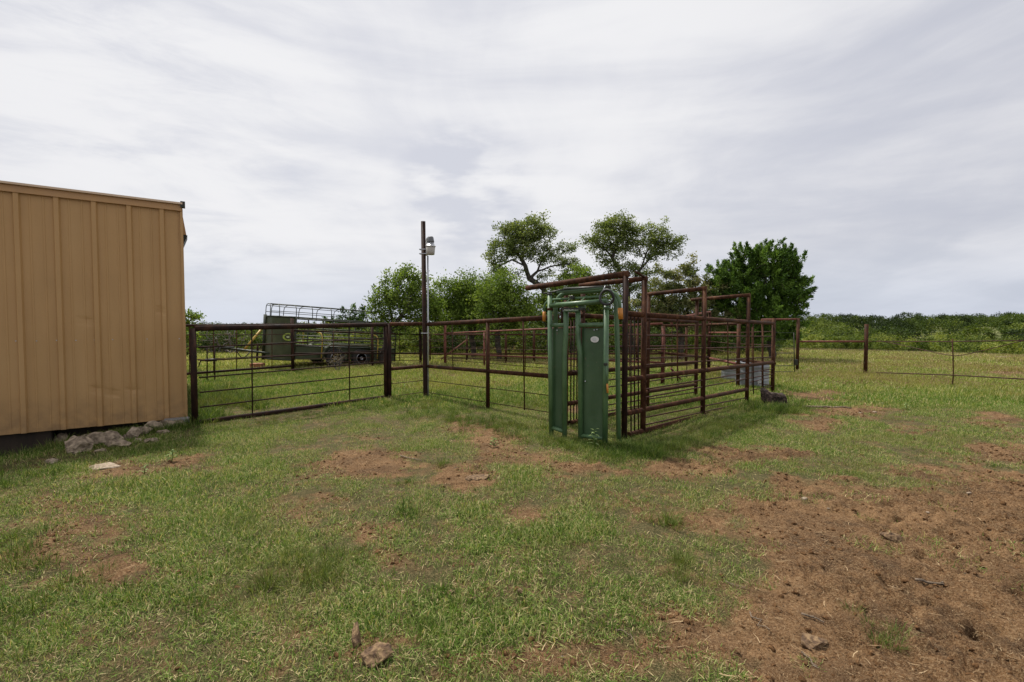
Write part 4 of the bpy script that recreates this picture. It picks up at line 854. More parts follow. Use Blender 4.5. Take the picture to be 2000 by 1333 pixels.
# ------------------------------------------------------------------ water tanks, stump, latch stand
def tank(name, label, c, rx, ry, h, m, letters=False, group=None, rot=0):
    T = thing(name, label, 'water tank', (c[0], c[1], GZ(c)))
    z0 = 0; n = 40; V = []; prof = []
    k = 0
    for z in np.linspace(0, h, 25):
        rb = .010*(1 if abs(z/h-.30) < .03 or abs(z/h-.62) < .03 or abs(z/h-.85) < .03 else 0); prof.append((1, rb, z))
    prof.append((1, .016, h)); prof.append((1, .016, h+.02)); prof.append((1, -.012, h+.02)); prof.append((1, -.012, .05))
    for s_, o_, z in prof:
        for j in range(n):
            a = 6.28318*j/n; ca, sa = math.cos(a), math.sin(a); x_ = (rx+o_)*ca; y_ = (ry+o_)*sa
            V.append(V3(x_*math.cos(rot)-y_*math.sin(rot), x_*math.sin(rot)+y_*math.cos(rot), z))
    K = len(prof); Fc = [[i*n+j, i*n+(j+1) % n, (i+1)*n+(j+1) % n, (i+1)*n+j] for i in range(K-1) for j in range(n)]; Fc.append([(K-1)*n+j for j in range(n)])
    body = MB().add(V, Fc, [True]*((K-1)*n)+[False]).build('tank_wall', M[m], T, local=True)
    W_ = [V3(*v) for v in V[(K-1)*n:]]; W_ = [V3(v[0], v[1], h*.82) for v in W_]
    MB().add(W_, [list(range(n))]).build('water', M['water'], T, local=True)
    return T
m, t = mat('dark_water'); b_ = t.n('ShaderNodeBsdfPrincipled', {'Base Color': (.02, .03, .03, 1), 'Roughness': .08}); finish(t, b_); M['water'] = m
c1 = B(1462, 757); c1 = V3(5.72, 11.95, 0); T1 = tank('stock_tank', 'low galvanised stock tank half behind the pen posts', V3(6.25, 12.95, 0), .42, .42, .36, 'galv_dull')
TW = V3(6.05, 11.78, 0); T2 = tank('stock_tank', 'taller grey ribbed metal tank with white letters beyond the alley end', TW, .38, .36, .58, 'galv_dull', True)
# white letters, reading upwards, on the tank's near side
lm = MB(); cdir = V3(-TW[0], -TW[1], 0); cdir /= np.linalg.norm(cdir); sd = V3(-cdir[1], cdir[0], 0)   # to the right seen from the camera
L0 = AT(1483.5, 747, 11.32); 
def stroke(u0, u1, v0, v1):   # u to the right, v up, in metres about L0
    P = L0+sd*((u0+u1)/2)+UP*((v0+v1)/2); lm.box(P, abs(u1-u0)/2, .004, abs(v1-v0)/2, (sd, cdir, UP))
stroke(-.037, .037, -.048, -.030)                            # I
stroke(-.037, .037, -.018-.0, 0.0-.004); 
for u in (-.037, -.008, .021): stroke(u, u+.016, -.004, .044)  # E, turned a quarter turn
lo = lm.build('letters', M['white'], T2)
# rotting stump / timber at the alley end
def stump():
    c = B(1518, 792); V, Fc = rock_geo(np.random.RandomState(4), 1, (1, 1, 1), .25, 4)
    V = np.sign(V)*np.abs(V)**.42
    V[:, 2] *= .15; V[:, 0] *= .25; V[:, 1] *= .10
    V[:, 2] += (fbm(V[:, 0]*14, V[:, 1]*14, 3, 5)-.5)*.09+.06*(V[:, 0] < -.12)-V[:, 0]*.07
    V[:, 1] += (fbm(V[:, 0]*26, V[:, 2]*5, 3, 15)-.5)*.07
    a = -.38; R = np.array([[math.cos(a), -math.sin(a), 0], [math.sin(a), math.cos(a), 0], [0, 0, 1]]); V = V@R.T+V3(c[0], c[1]+.1, .09)
    tag(obj('stump', V, Fc, M['stumpwood'], smooth=True), 'dark rotting tree stump at the end of the alley', 'stump')
stump()
# small rod stand with padded bar behind the gate
sA, sB = B(404, 745), B(420, 745)
sd_ = thing('latch_stand', 'two dark uprights with a thick black roller behind the yard gate', 'stand', tuple(sA))
for px in (404.5, 419.5): rail(sd_, sA, sB, (px, 679), (px, 744), .016, 'rust_dark', 'post', n=8)
rail(sd_, sA, sB, (403, 704), (424, 703), .038, 'black', 'roller', .03)
rail(sd_, sA, sB, (387, 704), (404, 704), .012, 'rust_dark', 'arm', n=8); rail(sd_, sA, sB, (392, 704), (388, 717), .012, 'rust_dark', 'arm', n=8)

# ------------------------------------------------------------------ stock trailer
def trailer():
    tl_ = 3.5*math.pi/180; rz = math.atan2(-.62, -.78)
    T = thing('stock_trailer', 'olive green open livestock trailer with pipe canopy parked behind the fence', 'trailer', (-6.6, 17.86, 0), rot=(0, -tl_, rz))
    # local axes: x forward (towards the nose), y to the near side, z up
    L2, W2 = 1.85, .92
    def P_(x, y, z): return V3(x, y, z)
    def mb(): return MB()
    def tub(name, pts, r, m='olive_dark', par=T, n=8, closed=False): return MB().tube(pts, r, n, closed=closed).build(name, M[m], par, local=True)
    nose = [(L2, W2), (L2+.30, W2*.86), (L2+.62, W2*.52), (L2+.74, 0), (L2+.62, -W2*.52), (L2+.30, -W2*.86), (L2, -W2)]
    pp = []
    for i in range(len(nose)-1):
        for u in np.linspace(0, 1, 5)[:-1]: pp.append((nose[i][0]*(1-u)+nose[i+1][0]*u, nose[i][1]*(1-u)+nose[i+1][1]*u))
    pp.append(nose[-1]); zb, zt = .22, 1.68; V = []
    for x_, y_ in pp: V += [P_(x_, y_, zb), P_(x_, y_, zt)]
    for x_, y_ in pp: V += [P_(x_-.012, y_*.985, zb), P_(x_-.012, y_*.985, zt)]
    n = len(pp); Fc = [[2*i, 2*i+1, 2*i+3, 2*i+2] for i in range(n-1)]+[[2*n+2*i, 2*n+2*i+2, 2*n+2*i+3, 2*n+2*i+1] for i in range(n-1)]
    MB().add(V, Fc, True).build('nose_panel', M['olive'], T, local=True)
    tub('top_rail', [P_(x_, y_, zt) for x_, y_ in pp], .03); tub('bottom_rail', [P_(x_, y_, zb) for x_, y_ in pp], .03)
    tub('nose_post', [P_(L2+.76, 0, zb-.05), P_(L2+.76, 0, zt+.06)], .055)
    for s in (1, -1):
        MB().box((0, s*W2, .46), L2, .012, .22).build('side_panel', M['olive'], T, local=True)
        for z in (.70, 1.68): tub('side_rail', [P_(-L2, s*W2, z), P_(L2, s*W2, z)], .025)
        for z in (.82, .94, 1.06, 1.19, 1.33, 1.49): tub('slat', [P_(-L2, s*W2, z), P_(L2, s*W2, z)], .016, 'olive')
        for x_ in (-1.83, -.9, 0, .93, 1.83): tub('upright', [P_(x_, s*(W2+.02), .22), P_(x_, s*(W2+.02), 1.69)], .025)
        # curved mudguard over both wheels
        mg = MB(); V = []; prof = [(-.98, .34), (-.86, .66), (-.66, .82), (.66, .82), (.86, .66), (.98, .34)]
        for x_, z_ in prof: V += [P_(x_+.03, s*(W2+.015), z_), P_(x_+.03, s*(W2+.27), z_), P_(x_+.03, s*(W2+.27), z_-.05)]
        Fc = []
        for i in range(5): Fc += [[3*i, 3*i+3, 3*i+4, 3*i+1], [3*i+1, 3*i+4, 3*i+5, 3*i+2]]
        mg.add(V, Fc).build('mudguard', M['olive'], T, local=True)
        for x_ in (-.43, .50):
            wh = MB(); yw = s*(W2+.13)
            def ring(prof_, m_name, name, par=None):
                V = []; nn = 24
                for r_, o_ in prof_:
                    for j in range(nn): a = 6.28318*j/nn; V.append(P_(x_+r_*math.cos(a), yw+o_, .33+r_*math.sin(a)))
                K = len(prof_); Fc = [[i*nn+j, i*nn+(j+1) % nn, (i+1)*nn+(j+1) % nn, (i+1)*nn+j] for i in range(K-1) for j in range(nn)]; Fc += [list(range(nn)), [(K-1)*nn+j for j in range(nn)][::-1]]
                return MB().add(V, Fc, True).build(name, M[m_name], par or T, local=True)
            wt = ring([(.20, -.10), (.30, -.10), (.33, -.07), (.33, .07), (.30, .10), (.20, .10)], 'tyre', 'wheel')
            ring([(.195, s*.06), (.19, s*.105), (.14, s*.09), (.06, s*.10), (.05, s*.125)], 'galv', 'rim', wt)
        for x_ in (1.02, -1.0): tub('guard_rod', bend([P_(x_, s*(W2+.29), .32), P_(x_, s*(W2+.30), 1.02), P_(x_+.02, s*(W2+.22), 1.18), P_(x_+.16, s*(W2+.10), 1.22)], .1), .02, 'yellow')
    MB().box((0, 0, .27), L2, W2, .03).build('floor_bed', M['olive_dark'], T, local=True)
    # canopy hoops and runners
    for x_ in (2.53, 2.30, 1.83, 1.3, .65, 0, -.65, -1.3, -1.83):
        wy = W2*(.40 if x_ > 2.5 else .70 if x_ > 2.2 else 1); tub('canopy_hoop', bend([P_(x_, wy, 1.68), P_(x_, wy*.97, 2.04), P_(x_, wy*.55, 2.12), P_(x_, -wy*.55, 2.12), P_(x_, -wy*.97, 2.04), P_(x_, -wy, 1.68)], .16), .013)
    for y_, z_ in ((.97, 1.86), (.80, 2.08), (.3, 2.125), (-.3, 2.125), (-.80, 2.08), (-.97, 1.86)): tub('canopy_runner', [P_(-1.85, y_*W2, z_), P_(1.85, y_*W2, z_), P_(2.5, y_*W2*.5, z_)], .011)
    # tongue, jack and brace
    tub('tongue', [P_(L2, .55, .34), P_(L2+1.75, .03, .52)], .035); tub('tongue', [P_(L2, -.55, .34), P_(L2+1.75, -.03, .52)], .035)
    tub('coupler', [P_(L2+1.65, 0, .54), P_(L2+2.05, 0, .54)], .055, 'black_steel'); tub('jack', [P_(L2+.95, 0, .12), P_(L2+.95, 0, .72)], .035, 'rust_dark')
    tub('brace_bar', [P_(L2+1.35, .02, .50), P_(L2+.84, .02, 1.25)], .04, 'yellow')
    tub('safety_chain', bend([P_(L2+1.6, .08, .48), P_(L2+1.4, .1, .15), P_(L2+1.15, .08, .48)], .2), .014, 'black_steel')
    # round emblem on the nose
    ex, ey = L2+.17, W2*.925; tang = V3(.30, -W2*.14, 0); tang /= np.linalg.norm(tang); nrm = V3(-tang[1], tang[0], 0)
    c0 = V3(ex+.02, ey, 1.0)+nrm*.012
    def oval(a_, b_, dn, m_, name, par=T):
        V = [c0+nrm*dn+tang*(a_*math.cos(q))+UP*(b_*math.sin(q)) for q in np.linspace(0, 6.2832, 25)[:-1]]; V2 = [v-nrm*.006 for v in V]
        return MB().add(V+V2, [list(range(24)), [24+i for i in range(24)][::-1]]+[[i, (i+1) % 24, 24+(i+1) % 24, 24+i] for i in range(24)]).build(name, M[m_], par, local=True)
    e0 = oval(.17, .13, 0, 'emblem', 'emblem'); oval(.11, .075, .010, 'olive', 'emblem_centre', e0); oval(.05, .03, .018, 'lime', 'emblem_mark', e0)
    return T
trailer()
p = B(503, 721); tag(MB().box((p[0]+.0, p[1], .10), .20, .14, .10, bev=.01).build('support_block', M['brickblock']), 'red brown wooden block under the trailer nose', 'block')

# ------------------------------------------------------------------ trees
def edges_mesh(name, P0, P1, R0_, R1_, m, parent, n=6):
    P0, P1 = np.array(P0), np.array(P1); R0_, R1_ = np.array(R0_), np.array(R1_)
    dd = P1-P0; L = np.linalg.norm(dd, axis=1, keepdims=True)+1e-6; dd = dd/L
    P0 = P0-dd*np.minimum(R0_[:, None]*.5, L*.3)
    ref = np.where(np.abs(dd[:, 2:3]) < .9, np.array([[0, 0, 1.]]), np.array([[1., 0, 0]])); u = np.cross(dd, ref); u /= np.linalg.norm(u, axis=1, keepdims=True); v = np.cross(u, dd)
    rows = []
    for (Pq, Rq) in ((P0, R0_), (P1, R1_)):
        for j in range(n): a = 6.28318*j/n; rows.append(Pq+(u*math.cos(a)+v*math.sin(a))*Rq[:, None])
    V = np.stack(rows, 1).reshape(-1, 3); b = np.arange(len(P0))[:, None]*(2*n)
    Fc = np.concatenate([b+np.array([[j, (j+1) % n, n+(j+1) % n, n+j]]) for j in range(n)], 0)
    return obj(name, V, Fc, m, parent, smooth=True)
def leaves_mesh(name, cen, rad, per, size, rng, m, parent, tint=(0, 1), elong=1.6, upb=.4, tsp=.25, flat=.75, gauss=.5, ctint=None, kind=None, spray=0.0, sprl=0.0, ctr=None):
    n = len(cen)*per; c = np.repeat(cen, per, 0); rr_ = np.repeat(np.asarray(rad)*np.ones(len(cen)), per)
    off = rng.randn(n, 3)*gauss; off = off*np.array([1, 1, flat]); p = c+off*rr_[:, None]
    if sprl:
        dv = np.asarray(cen)-ctr; dv = dv/(np.linalg.norm(dv, axis=1, keepdims=True)+.3); dv = dv*.8+np.array([0, 0, .75])+rng.randn(len(cen), 3)*.35; dv /= np.linalg.norm(dv, axis=1, keepdims=True)
        dv = np.repeat(dv, per, 0); u_ = rng.rand(n)[:, None]; p = c+dv*sprl*u_*np.repeat(rng.uniform(.5, 1.4, len(cen)), per)[:, None]+off*rr_[:, None]*(1-.75*u_)
    nr = rng.randn(n, 3); nr[:, 2] += upb*2; nr /= np.linalg.norm(nr, axis=1, keepdims=True)
    a = rng.randn(n, 3) if not sprl else dv*1.3+rng.randn(n, 3)*.5
    if spray: a = a+np.array([0, 0, spray])+off/gauss*.6
    a = a-nr*np.sum(a*nr, 1, keepdims=True); a /= np.linalg.norm(a, axis=1, keepdims=True)+1e-9; b = np.cross(nr, a)
    s_ = size*rng.uniform(.6, 1.3, n)[:, None]; a = a*s_*elong/2; b = b*s_/2
    V = np.stack([p-a, p+b*.9-a*.1, p+a, p-b*.9-a*.1], 1).reshape(-1, 3); Fc = np.arange(n*4).reshape(n, 4)
    ct = rng.uniform(tint[0]+tsp/2, tint[1]-tsp/2, len(cen)) if ctint is None else ctint
    tn = np.repeat(ct, per)+rng.uniform(-tsp, tsp, n)
    o = obj(name, V, Fc, m, parent, attrs={'tint': ('FACE', tn)})
    if kind: o['kind'] = kind
    return o
def grow(limbs, att, rng, step=.28, jit=.22, r_tip=.008, r_trunk=.14, pw=.60):
    N = []; par = []
    for L in limbs:                                          # each limb: list of world points; starts at the nearest existing node
        st_ = -1; pts = [V3(*p) for p in L]
        if N:
            dist = [np.linalg.norm(n_-pts[0]) for n_ in N]; st_ = int(np.argmin(dist)); prev = N[st_]
            pts = pts[1:] if dist[st_] < .3 else pts
        else: N.append(pts[0]); par.append(-1); st_ = 0; prev = pts[0]; pts = pts[1:]
        for p in pts:
            k_ = max(1, int(np.linalg.norm(p-prev)/step))
            for i in range(1, k_+1):
                q_ = prev+(p-prev)*i/k_+(rng.randn(3)*step*.10 if i < k_ else 0); N.append(q_); par.append(st_); st_ = len(N)-1
            prev = p
    NA = np.array(N); left = [V3(*a) for a in att]; att = np.array(left)
    d_ = np.array([np.min(np.linalg.norm(NA-a, axis=1)) for a in att]); order = np.argsort(d_); load = {}
    root = NA[0]
    for i in order:
        a = att[i]; NA = np.array(N); dist = np.linalg.norm(NA-a, axis=1)
        pen = .18*np.linalg.norm(NA-root, axis=1)+np.where(NA[:, 2] > a[2]+.1, .35, 0); j = int(np.argmin(dist+pen*.5)); prev = N[j]; st_ = j
        k_ = max(1, int(dist[j]/step)); bow = rng.randn(3)*jit*min(1, dist[j]); bow[2] = abs(bow[2])*.6
        base = N[j]
        for s_ in range(1, k_+1):
            u = s_/k_; q_ = base+(a-base)*u+bow*math.sin(math.pi*u)*.6+rng.randn(3)*step*.12*(u < 1); N.append(q_); par.append(st_); st_ = len(N)-1
        load[st_] = load.get(st_, 0)+1
    cnt = np.zeros(len(N)); 
    for k_, v_ in load.items(): cnt[k_] += v_
    for i in range(len(N)-1, 0, -1): cnt[par[i]] += cnt[i]
    cnt = np.maximum(cnt, .5); tot = cnt.max(); R = r_tip+(r_trunk-r_tip)*(cnt/tot)**pw
    P0 = [N[par[i]] for i in range(1, len(N))]; P1 = [N[i] for i in range(1, len(N))]; Ra = [min(R[par[i]], R[i]*1.6) for i in range(1, len(N))]; Rb = [R[i] for i in range(1, len(N))]
    return P0, P1, Ra, Rb
def blobpts(blobs, Yd, rng, dens, shell=.35):
    out = []
    for bl in blobs:
        px, py, rx, ry = bl[:4]; dy = bl[4] if len(bl) > 4 else 0; c = AT(px, py, Yd+dy); s_ = (Yd+dy)/F; R_ = V3(rx*s_, (rx+ry)/2*s_*.85, ry*s_)
        n = max(3, int(dens*R_[0]*R_[1]*R_[2]*4.19)); 
        for _ in range(n):
            while True:
                q_ = rng.uniform(-1, 1, 3); l = np.linalg.norm(q_)
                if l <= 1 and (l > .5 or rng.rand() < 1-shell): break
            out.append(c+q_*R_)
    for bl in blobs:                                          # outlying twigs break the outline
        c = AT(bl[0], bl[1], Yd+(bl[4] if len(bl) > 4 else 0)); s_ = Yd/F; R_ = V3(bl[2]*s_, bl[2]*s_*.8, bl[3]*s_); n = int(dens*.14*R_[0]*R_[1]*R_[2]*4.19)+2
        q_ = rng.randn(n, 3); q_ /= np.linalg.norm(q_, axis=1, keepdims=True); out += list(c+q_*(R_+.10)*rng.uniform(1.0, 1.18, (n, 1)))
    return np.array(out)
def tree(name, label, Yd, base, limbs, blobs, seed, m='oak', dens=16, per=70, crad=.24, leaf=.055, r_trunk=.14, tint=(0, 1), bark='bark', group=None, spray=0, elong=1.5, flat=.7, shell=.35, cat='tree', r_tip=.006, upb=.4, tsp=.25, sprl=0.0):
    rng = np.random.RandomState(seed); b = AT(base[0], 700, Yd); b = V3(b[0], b[1], 0); b[2] = GZ(b)-.05
    T = thing(name, label, cat, tuple(b), group)
    L = []
    for l in limbs: L.append([(b if (q_ == 'b') else AT(q_[0], q_[1], Yd+(q_[2] if len(q_) > 2 else 0))) for q_ in l])
    att = blobpts(blobs, Yd, rng, dens, shell)
    P0, P1, Ra, Rb = grow(L, att, rng, r_trunk=r_trunk, r_tip=r_tip)
    edges_mesh('trunk', P0, P1, Ra, Rb, M[bark], T)
    leaves_mesh('crown', att, crad, per, leaf, rng, M[m], T, tint, elong, upb, tsp, flat, spray=spray, sprl=sprl, ctr=att.mean(0) if sprl else None); return T
TG = 'oaks and cedar behind the pens'
tree('oak_tree', 'slender light green young oak left of the light pole', 17.8, (745, 715), [['b', (746, 690), (758, 655), (768, 640)], [(768, 640), (762, 605, .2), (752, 570, .3)], [(768, 640), (785, 615, -.2), (800, 585, -.4), (806, 555)], [(785, 615), (815, 600, .4), (838, 580, .6)], ['b', (757, 700, .2), (775, 660, .4)]],
     [(755, 600, 32, 36), (790, 570, 40, 42), (820, 610, 38, 34), (745, 560, 16, 20), (775, 540, 16, 20), (800, 535, 18, 22), (842, 598, 24, 30), (737, 625, 20, 18), (752, 645, 16, 10), (850, 625, 14, 12), (776, 640, 34, 10)], 1, 'oak_light', 52, 44, .21, .06, .09, tsp=.35, flat=.9)
tree('oak_tree', 'dense bushy oak right of the light pole', 21.5, (925, 700), [['b', (920, 650), (905, 600), (890, 570)], [(920, 660), (935, 620), (950, 585)], ['b', (948, 670, .3), (975, 630, .4)], [(905, 625), (875, 605, .2)]],
     [(885, 585, 38, 34), (925, 575, 40, 34), (905, 615, 62, 26), (870, 560, 18, 14), (950, 590, 30, 40), (855, 610, 16, 22), (900, 555, 18, 16)], 2, 'oak_light', 30, 75, .30, .065, .13, tsp=.35, flat=.9)
tree('oak_tree', 'broad low oak with dense crown below the bare leaning limb', 20.0, (975, 702), [['b', (972, 660), (965, 620), (960, 590)], [(968, 650), (1000, 615, -.3), (1020, 590)], [(965, 630), (985, 590, .3), (995, 565)]],
     [(965, 575, 36, 38), (1000, 590, 40, 36), (980, 618, 58, 22), (1030, 608, 26, 22), (985, 548, 24, 16)], 3, 'oak_light', 30, 75, .30, .065, .13, tsp=.35, flat=.9)
tree('live_oak_tree', 'tall live oak with dark crooked limb leaning left and open crown', 22.5, (1075, 702), [['b', (1070, 640), (1064, 590), (1062, 565)], [(1062, 565), (1046, 552), (1034, 545), (1026, 520), (1018, 505)], [(1026, 520), (1000, 508), (975, 520), (962, 530)], [(1018, 505), (1030, 480), (1040, 455)], [(1034, 545), (1050, 530), (1072, 522), (1095, 518), (1115, 515)], [(1018, 505), (1000, 480), (985, 465)], [(1050, 530), (1060, 505), (1075, 490)]],
     [(1035, 450, 36, 24), (1005, 470, 36, 28), (975, 490, 26, 24), (965, 520, 20, 16), (1058, 468, 26, 18), (1050, 438, 24, 12), (1095, 495, 32, 20), (1118, 510, 20, 20), (985, 520, 22, 12), (1000, 450, 18, 14), (1072, 455, 12, 10), (1030, 490, 40, 14), (1125, 525, 14, 12), (1015, 460, 50, 26), (1045, 500, 30, 14), (1080, 510, 26, 14), (960, 505, 14, 14), (990, 535, 30, 12), (1080, 545, 36, 16), (1105, 560, 34, 18)], 4, 'oak', 21, 62, .25, .062, .14, flat=.75, tsp=.45)
tree('oak_tree', 'fresh light green oak crown between the two open live oaks', 21.0, (1135, 700), [['b', (1135, 640), (1130, 600), (1128, 560)], [(1132, 620), (1110, 590), (1095, 575)], [(1132, 610), (1155, 580)]],
     [(1060, 615, 30, 24), (1100, 625, 40, 22), (1150, 630, 40, 18), (1130, 545, 34, 22), (1105, 570, 34, 24), (1150, 570, 36, 26), (1075, 590, 26, 24), (1130, 600, 60, 24), (1170, 600, 30, 26), (1195, 620, 40, 22)], 5, 'oak_light', 24, 95, .27, .065, .14)
tree('live_oak_tree', 'tall live oak with forked limbs and rounded open crown above the alley', 23.0, (1232, 702), [['b', (1230, 640), (1226, 580), (1224, 560)], [(1224, 560), (1210, 530), (1196, 505), (1185, 490)], [(1196, 505), (1205, 480), (1215, 455)], [(1224, 560), (1240, 545), (1252, 525), (1275, 500), (1290, 478)], [(1252, 525), (1262, 495), (1272, 465)], [(1275, 500), (1300, 492), (1320, 485)], [(1185, 490), (1170, 480), (1160, 470)]],
     [(1205, 440, 34, 22), (1180, 465, 32, 26), (1225, 465, 26, 24), (1195, 495, 34, 18), (1275, 455, 30, 20), (1300, 475, 32, 18), (1160, 480, 16, 18), (1318, 488, 18, 10), (1265, 490, 28, 14), (1292, 500, 22, 8), (1250, 520, 22, 10), (1230, 432, 16, 10), (1185, 520, 20, 14), (1205, 460, 44, 30), (1235, 480, 20, 16), (1285, 470, 34, 24), (1215, 530, 40, 16), (1265, 535, 36, 14), (1200, 560, 40, 16), (1250, 570, 44, 18)], 6, 'oak', 21, 62, .25, .062, .14, flat=.75, tsp=.45)
tree('oak_tree', 'lower spreading oak with pale blossom tips beside the dark cedar', 20.5, (1330, 702), [['b', (1328, 650), (1320, 620), (1305, 590)], [(1322, 630), (1345, 600), (1360, 570), (1350, 530)], [(1345, 600), (1380, 590), (1405, 580)], [(1305, 590), (1290, 570)]],
     [(1250, 610, 34, 26), (1290, 625, 40, 20), (1350, 632, 44, 16), (1400, 635, 34, 18), (1300, 550, 30, 24), (1340, 545, 26, 26), (1360, 580, 40, 22), (1395, 565, 28, 20), (1290, 590, 34, 20), (1345, 520, 14, 14), (1385, 605, 40, 14), (1330, 600, 40, 20), (1410, 550, 14, 14), (1275, 615, 30, 16), (1420, 620, 34, 16)], 7, 'oak_pale', 44, 80, .19, .06, .13)
tree('cedar_tree', 'dense dark green cedar with upright bright sprays at the right', 20.5, (1508, 700), [['b', (1506, 640), (1500, 580), (1490, 530)], [(1506, 650), (1540, 600), (1560, 570)], [(1506, 650), (1465, 610), (1430, 580)], [(1500, 600), (1525, 550), (1530, 510)]],
     [(1480, 520, 46, 34), (1520, 525, 38, 36), (1440, 545, 40, 34), (1412, 532, 24, 18), (1545, 550, 24, 34), (1425, 570, 34, 30), (1500, 575, 60, 40), (1540, 570, 26, 46), (1455, 590, 50, 34), (1500, 620, 62, 30), (1555, 600, 14, 26), (1440, 620, 34, 22), (1490, 490, 14, 10), (1458, 500, 16, 14), (1515, 492, 12, 14), (1545, 530, 18, 16), (1510, 650, 44, 20), (1470, 640, 46, 22)], 8, 'cedar', 23, 115, .18, .050, .15, spray=.5, sprl=.40, elong=3.0, flat=1.1, shell=.5, group=None, tsp=.3)
tree('cedar_tree', 'rounded dark cedar bush behind the trailer canopy', 30, (695, 700), [['b', (695, 660), (690, 640)]], [(690, 640, 36, 22), (715, 650, 26, 24), (660, 650, 26, 18), (700, 620, 14, 8), (730, 660, 22, 22), (645, 640, 16, 10), (690, 665, 46, 18)], 9, 'cedar', 9, 80, .30, .085, .16, spray=.4, sprl=.6, elong=2.2, tint=(-.1, .75))
tree('shrub', 'pale thin shrub behind the trailer roof rails', 26, (618, 702), [['b', (618, 680), (612, 655)]], [(600, 655, 26, 14), (625, 645, 20, 10), (640, 660, 20, 14), (605, 680, 40, 14)], 10, 'oak_pale', 9, 60, .32, .07, .06, cat='shrub')
tree('shrub', 'bright green leafy branches showing beside the barn corner', 15, (352, 720), [['b', (350, 680), (345, 640)], [(350, 660), (365, 632), (382, 618)]], [(345, 650, 26, 34), (365, 632, 14, 12), (380, 619, 8, 4), (360, 665, 16, 26), (340, 620, 14, 12)], 11, 'oak_light', 30, 60, .20, .06, .05, cat='shrub')
tree('shrub', 'lime green shrub in front of the trailer slats', 22, (622, 704), [['b', (622, 680)]], [(622, 665, 26, 12), (610, 675, 22, 12)], 12, 'oak_light', 12, 60, .28, .06, .05, cat='shrub', tint=(.3, 1.1))
tree('shrub', 'bright green shrub behind the slim oak and light pole', 24, (870, 704), [['b', (850, 680)]], [(812, 665, 24, 22), (850, 660, 24, 20), (800, 685, 34, 14), (840, 690, 40, 12)], 13, 'brush', 10, 60, .30, .07, .05, cat='shrub', tint=(.4, 1.1))
tree('shrub', 'leafless grey brown brush behind the yard gate', 25, (455, 704), [['b', (452, 680), (448, 655)], ['b', (470, 675), (480, 650)], ['b', (430, 680), (422, 662)]], [(450, 665, 44, 26), (480, 675, 26, 20), (425, 680, 30, 18)], 14, 'dry', 16, 10, .3, .03, .10, 'x' and (0, 1), 'dead_bark', cat='shrub', r_tip=.010)
tree('shrub', 'dead grey scrub in front of the trailer wheels', 15.2, (660, 727), [['b', (660, 705)], ['b', (650, 705)], ['b', (668, 703)]], [(660, 704, 16, 16), (648, 708, 8, 12)], 15, 'dry', 300, 12, .10, .022, .02, (0, 1), 'dead_bark', cat='shrub', r_tip=.004)

# far wood and brush: one uncountable mass
def mass(name, label, rng, rows, m='brush', seed=1):
    Cn, Rd, Ct = [], [], []
    for (d0, d1, n, pxr, hr, rr, tr) in rows:
        for _ in range(n):
            Y_ = rng.uniform(d0, d1); px = rng.uniform(*pxr); x_ = (px-1000)/F*Y_; h = rng.uniform(*hr); r_ = rng.uniform(*rr); g_ = GZ((x_, Y_)); tt = rng.uniform(*tr)
            k_ = int(8+16*(h*r_))
            for _ in range(min(k_, 60)):
                q_ = rng.randn(3); q_ /= np.linalg.norm(q_); q_ *= rng.uniform(.5, 1)**.5
                Cn.append((x_+q_[0]*r_, Y_+q_[1]*r_, g_+h*.55+q_[2]*h*.46)); Rd.append(min(.22*r_, .5)); Ct.append(tt+rng.uniform(-.12, .12))
    Cn = np.array(Cn); Rd = np.array(Rd); Ct = np.array(Ct); return Cn, Rd, Ct
rgm = np.random.RandomState(77)
def add_mass(name, label, rows, per, leaf, m='brush', cat='brush'):
    Cn, Rd, Ct = mass(name, label, rgm, rows)
    o = leaves_mesh(name, Cn, Rd, per, leaf, rgm, M[m], None, tint=(0, 1), ctint=Ct, tsp=.16, elong=1.4, flat=.8, gauss=.6, upb=.5); tag(o, label, cat, kind='stuff'); return o
add_mass('brush_thicket', 'low thorny brush thicket at the far edge of the field', [(31, 37, 110, (200, 1560), (1.0, 2.0), (.6, 1.3), (.1, .8)), (31, 38, 60, (1540, 2500), (.7, 1.3), (.6, 1.2), (.3, .95)), (38, 52, 150, (-300, 2600), (1.3, 2.5), (.9, 1.8), (.0, 1.0)), (33, 40, 30, (-600, 400), (1.2, 2.2), (.8, 1.4), (.1, .6))], 30, .095)
add_mass('undergrowth', 'low dark undergrowth beneath the oaks behind the pens', [(23, 28, 85, (830, 1500), (.9, 2.0), (.6, 1.1), (-.05, .7)), (24, 29, 26, (600, 850), (.8, 1.5), (.6, 1.1), (.1, .9)), (25, 30, 30, (340, 600), (.9, 1.7), (.6, 1.1), (-.05, .6))], 34, .07)
add_mass('far_wood', 'far mixed wood of rounded green trees along the horizon', [(55, 80, 170, (-400, 2600), (1.7, 3.1), (1.5, 2.9), (-.1, .9)), (85, 130, 210, (-400, 2700), (2.7, 4.1), (2.4, 4.6), (-.1, .8)), (135, 190, 160, (-400, 2700), (3.4, 4.9), (3.4, 6.0), (-.15, .4))], 36, .21, cat='wood')
# dry grass margin before the brush
dg = [blades('dry_margin_blades', rng, 60, .7, (.15, .5), .03, .4, .3, M['dry'], (0, 1), .3) for _ in range(3)]
n = 3200; xx = rng.uniform(-34, 42, n); yy = rng.uniform(27.5, 32, n)+np.abs(xx)*.04
scatter('dry_grass_margin', np.stack([xx, yy, gz(xx, yy)-.01], 1), np.stack([np.zeros(n), np.zeros(n), rng.rand(n)*6.28], 1), rng.uniform(.5, 1.0, n)*np.where(xx > 14, .55, 1), rng.randint(0, 3, n), dg, 'grey brown dry grass strip before the brush', 'dry grass')
